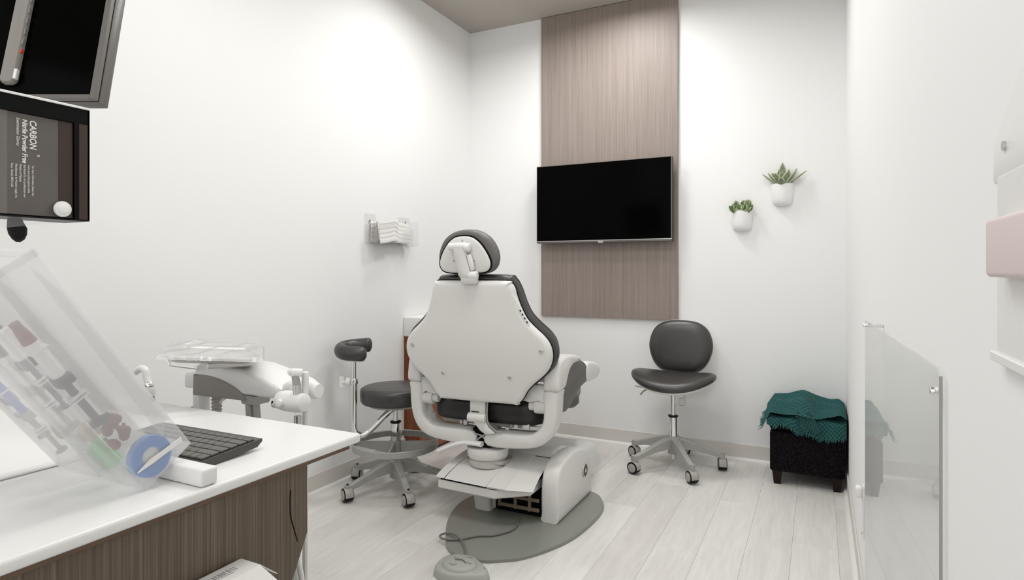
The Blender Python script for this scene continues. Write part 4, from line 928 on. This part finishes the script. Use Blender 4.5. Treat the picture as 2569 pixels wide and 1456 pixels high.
# lettering reads downwards, seen facing -x
def gt(body, size, y, z, wd=1.0, shear=0, bold=0, ext=.0003):
    text(body, size, WPRINT, gb, axes((.0006, y, z), (0, 0, -1), (0, 1, 0), (1, 0, 0)), width=wd, shear=shear, bold=bold, ext=ext)
gt('CARBON', .0165, -.0135, .072, .86, .12, .0003)
gt('\u00ae', .007, -.001, .004)
gt('Nitrile Powder Free', .0125, -.0265, .071, .86, .1, .0003)
gt('Examination Gloves', .0075, -.0365, .072, .92, .1)
for i, s_ in enumerate(('For more information please visit', 'www and carbon gloves online', 'distributed for the professional user', 'Product of Malaysia', 'Manufactured for Practice supply, Inc.', 'Reno, Nevada 89434 USA')):
    gt(s_, .0058, -.010 - i * .0072, -.020, .78)
gl = thing('black_glove', 'black glove finger poking out below the glove box', 'glove', (GX - .03, .652, 1.30))
b = B(); n = 14; rings = []
for z, r_, dy in ((.004, .012, -.004), (-.004, .014, -.003), (-.016, .0175, 0), (-.028, .016, .001), (-.038, .011, .002), (-.044, .004, .002)): rings.append([(.010 * r_ / .017 * math.cos(2 * math.pi * i / n), dy + r_ * math.sin(2 * math.pi * i / n), z) for i in range(n)])
loft(b, rings); obj('finger', b, BLACK, gl, 60)

# ------------------------------------------------------------------ delivery unit
du = thing('delivery_unit', 'white dental delivery unit beyond the worktop with grey side panel', 'dental unit', (-1.5, 1.2, 0))
def rel(x, y, z): return (x + 1.5, y - 1.2, z)
hp_ = [(-1.668, .835), (-1.668, .905), (-1.655, .918), (-1.58, .924), (-1.48, .916), (-1.40, .900), (-1.335, .884), (-1.316, .870), (-1.325, .852), (-1.345, .843), (-1.44, .843)]
MYd = axes((1.5, 0, 0), (1, 0, 0), (0, 0, 1), (0, -1, 0))
b = B(); slab(b, hp_, [(.03, -.165), (.010, -.155), (0, -.135), (0, -.012), (.003, -.003), (.010, 0)], MYd, smooth=False); obj('head', b, PLASTB, du, 50)
b = B(); sp = [(p.x, p.y) for p in cr([Vector((x, z, 0)) for x, z in ((-1.6655, .889), (-1.60, .888), (-1.54, .879), (-1.48, .860), (-1.447, .836))], 5)] + [(-1.447, .830), (-1.666, .8265)]
slab(b, sp, [(0, -.01), (0, .0035), (.002, .005)], MYd, smooth=False); obj('side_panel', b, DGREYP, du, 30)
b = B(); box(b, rel(-1.654, 1.1945, .886), rel(-1.6515, 1.1955, .888)); box(b, rel(-1.6485, 1.1945, .886), rel(-1.646, 1.1955, .888)); obj('panel_dots', b, INK, du)
for x in (-1.565, -1.505):
    b = B(); box(b, rel(x, 1.1942, .835), rel(x + .014, 1.1952, .8365)); obj('panel_print', b, INKG, du)
b = B(); tube(b, [rel(-1.545, 1.22, .832), rel(-1.549, 1.21, .822), rel(-1.556, 1.20, .812)], .003, 8, 2, rr=(.005, .002)); obj('toggle', b, PLAST, du)
b = B(); loft(b, [[rel(-1.472, 1.20, .843), rel(-1.408, 1.20, .843), rel(-1.408, 1.26, .843), rel(-1.472, 1.26, .843)], [rel(-1.468, 1.205, .818), rel(-1.416, 1.205, .818), rel(-1.416, 1.255, .818), rel(-1.468, 1.255, .818)]]); obj('tubing_block', b, GREYP, du)
b = B(); box(b, rel(-1.452, 1.2042, .828), rel(-1.442, 1.2062, .8305)); obj('block_print', b, INK, du)
b = B(); zz = .832; pr = []
while zz > .60: pr += [(.0155, zz), (.0155, zz - .004), (.0125, zz - .006), (.0125, zz - .009)]; zz -= .0105
lathe(b, pr, 18, Matrix.Translation(rel(-1.62, 1.24, 0))); obj('corrugated_hose', b, PLASTH, du)
b = B(); tube(b, [rel(-1.458, 1.22, .84), rel(-1.452, 1.22, .80), rel(-1.445, 1.22, .70), rel(-1.44, 1.22, .45), rel(-1.46, 1.25, .2), rel(-1.50, 1.28, .03)], .013, 10, 5); obj('hose', b, GREYP, du)
b = B(); tube(b, [rel(-1.428, 1.22, .82), rel(-1.423, 1.22, .78), rel(-1.416, 1.22, .70), rel(-1.41, 1.22, .45), rel(-1.43, 1.25, .2), rel(-1.48, 1.28, .03)], .010, 10, 5); obj('hose', b, GREYP, du)
b = B(); box(b, rel(-1.73, 1.21, .84), rel(-1.66, 1.29, .885), .008, 3); obj('elbow', b, PLASTB, du)
b = B(); cyl(b, rel(-1.702, 1.25, .834), rel(-1.702, 1.25, .842), .021, n=20); obj('elbow_gap', b, SEAM, du)
b = B(); loft(b, [[(*p, z) for p in [(-.202 + 0.024 * math.cos(t * .3142), .05 + .024 * math.sin(t * .3142)) for t in range(20)]] for z in (.834, .02)]); obj('support_post', b, PLASTB, du)
b = B(); lathe(b, [(.19, 0), (.19, .012), (.17, .022), (.03, .03)], 32, Matrix.Translation((-.202, .05, 0))); obj('floor_base', b, PLASTB, du)
for y, xl in ((1.18, -1.765), (1.26, -1.80)):
    b = B(); tube(b, [rel(xl, y, .955), rel(xl + .001, y, .935), rel(xl + .012, y, .918), rel(xl + .03, y, .912), rel(-1.62, y, .911)], .0045, 8, 5); obj('tray_rail', b, CHROME, du)
b = B(); box(b, (-.06, -.06, .918), (.06, .06, .936), .004, 1, Matrix.Translation((-.03, .02, .004)) @ Matrix.Rotation(R(49), 4, 'Z')); obj('tray_support', b, STEEL, du)
tr = thing('instrument_tray', 'steel instrument tray on top of the delivery unit', 'tray', (-1.543, 1.177, .952), R(49))
b = B(); rings = []
for z, g, r_ in ((0, -.022, .03), (.012, -.012, .035), (.014, -.002, .04), (.0165, 0, .04), (.016, -.006, .038), (.003, -.018, .03), (.002, -.03, .03)):
    rings.append([(*p, z) for p in rrect(-.121 - g, -.17 - g, .121 + g, .17 + g, r_, 5)])
loft(b, rings); obj('pan', b, STEEL, tr, 40); tr.rotation_euler = (0, R(5), R(49))
tp = thing('tray_cover', 'crinkled clear plastic sleeve over the instrument tray', 'cover', (-1.543, 1.177, .9685), R(49))
b = B(); nx, ny = 48, 30; V = []; random.seed(21)
for i in range(nx + 1):
    row = []
    for j in range(ny + 1):
        u, v = i / nx, j / ny; x_ = (u - .5) * .262; y_ = (v - .5) * .36
        e = max(0, abs(u - .5) * 2 - .94) / .06; f_ = max(0, abs(v - .5) * 2 - .94) / .06
        z_ = .003 + .007 * math.sin(math.pi * u) ** .5 * math.sin(math.pi * v) ** .5 * (1 + .5 * math.sin(u * 11 + v * 5) + .4 * math.sin(u * 23 - v * 13)) + .006 * math.exp(-((u - .26) / .12) ** 2 - ((v - .75) / .25) ** 2) - .008 * (max(e, f_) ** 2)
        row.append(b.verts.new((x_, y_, z_ + random.uniform(-.001, .001))))
    V.append(row)
for i in range(nx):
    for j in range(ny): b.faces.new((V[i][j], V[i + 1][j], V[i + 1][j + 1], V[i][j + 1]))
obj('film', b, FILM, tp, 25); tp.rotation_euler = (0, R(5), R(49))
b = B(); tube(b, [rel(-1.72, 1.23, .772), rel(-1.832, 1.20, .772)], .008, 10, 1); obj('suction_rest', b, PLASTB, du)
# handpiece holder at right
b = B(); tube(b, [rel(-1.33, 1.24, .86), rel(-1.29, 1.23, .875), rel(-1.24, 1.22, .872)], .022, 14, 4); obj('holder_arm', b, PLASTB, du)
b = B(); lathe(b, [(.016, 0), (.024, .008), (.027, .03), (.027, .07), (.022, .095), (.012, .10)], 20, axes(rel(-1.275, 1.16, .857), (0, 1, 0), (0, 0, 1), (1, 0, 0)) ); obj('handpiece_holder', b, PLASTB, du, 50)
b = B(); lathe(b, [(.014, 0), (.022, .008), (.024, .03), (.024, .07), (.018, .09)], 20, axes(rel(-1.275, 1.215, .878), (0, 1, 0), (0, 0, 1), (1, 0, 0))); obj('handpiece_holder', b, PLASTB, du, 50)
b = B(); cyl(b, rel(-1.238, 1.16, .855), rel(-1.238, 1.125, .857), .010, n=14, bev=.002); obj('holder_button', b, PLASTB, du)
b = B(); box(b, rel(-1.325, 1.18, .828), rel(-1.305, 1.20, .844), .002, 1); obj('hose_gland', b, SEAM, du)
for dz, yy in ((0, 1.17), (.012, 1.19), (.018, 1.20)):
    b = B(); tube(b, [rel(-1.315, 1.19, .842), rel(-1.305, yy, .836), rel(-1.285, yy, .838 + dz * .5), rel(-1.262, yy, .852 + dz)], .0045, 8, 5); obj('tubing', b, GREYP, du)
sy = thing('air_water_syringe', 'upright silver and white handpiece in the right holder', 'handpiece', (-1.20, 1.155, .848))
b = B(); cyl(b, (.0, 0, -.002), (-.003, 0, .055), .010, .0105, n=16); obj('grip', b, STEEL, sy)
b = B(); cyl(b, (-.003, 0, .055), (-.007, -.003, .085), .0105, .009, n=16); obj('neck', b, GREYP, sy)
b = B(); cyl(b, (.006, .01, .085), (-.012, -.012, .088), .0105, n=18, bev=.002); obj('head', b, PLASTB, sy)
b = B(); cyl(b, (-.012, -.012, .088), (-.015, -.0155, .0885), .0085, n=18, bev=.001); cyl(b, (-.0145, -.015, .0885), (-.017, -.018, .089), .004, n=12); obj('nozzle', b, CHROME, sy)
b = B(); cyl(b, (.0, 0, -.045), (.0, 0, -.025), .009, n=14); obj('connector', b, STEEL, sy)
b = B(); tube(b, [(0, 0, -.03), (0, 0, -.10), (.0, .0, -.4), (.0, .0, -.75), (.0, .0, -.835)], .0055, 8, 5); obj('tube', b, GREYP, sy)
sv = thing('saliva_ejector', 'white valve handpiece directly behind the silver one', 'handpiece', (-1.198, 1.179, .855))
b = B(); cyl(b, (0, 0, 0), (.0, 0, .078), .0085, .0095, n=14, bev=.002); obj('grip', b, PLASTB, sv)
b = B(); cyl(b, (.0085, -.003, .015), (.012, -.004, .016), .003, n=10); obj('button', b, INK, sv)
b = B(); tube(b, [(0, 0, 0), (0, 0, -.10), (.0, .0, -.4), (.0, .0, -.75), (.0, .0, -.842)], .007, 8, 5); obj('tube', b, PLAST, sv)
# suction handpiece at left
hv = thing('suction_handpiece', 'white bent suction handpiece just right of the clear bin', 'handpiece', (-1.89, 1.2, .86))
b = B(); tube(b, [(-.062, 0, .012), (-.035, 0, .026), (-.012, 0, .022), (-.004, 0, .0), (.006, 0, -.022)], .0105, 14, 5); obj('nozzle', b, PLASTB, hv)
b = B(); cyl(b, (.004, 0, -.018), (.013, 0, -.030), .0125, n=18, bev=.001); obj('collar', b, CHROME, hv)
b = B(); loft(b, [[(.012 + s * (.006) + q * (.014 - .004 * s) * math.cos(t * .3927), q * .014 * math.sin(t * .3927), -.028 - .032 * s) for t in range(16)] for s, q in ((0, .9), (.3, 1.1), (1, .85))]); obj('valve_body', b, PLAST, hv)
b = B(); tube(b, [(.02, 0, -.058), (.03, 0, -.075), (.042, 0, -.088), (.04, .0, -.13), (-.02, .06, -.4), (-.05, .08, -.858)], .007, 10, 5); obj('hose', b, BROWNC, hv)
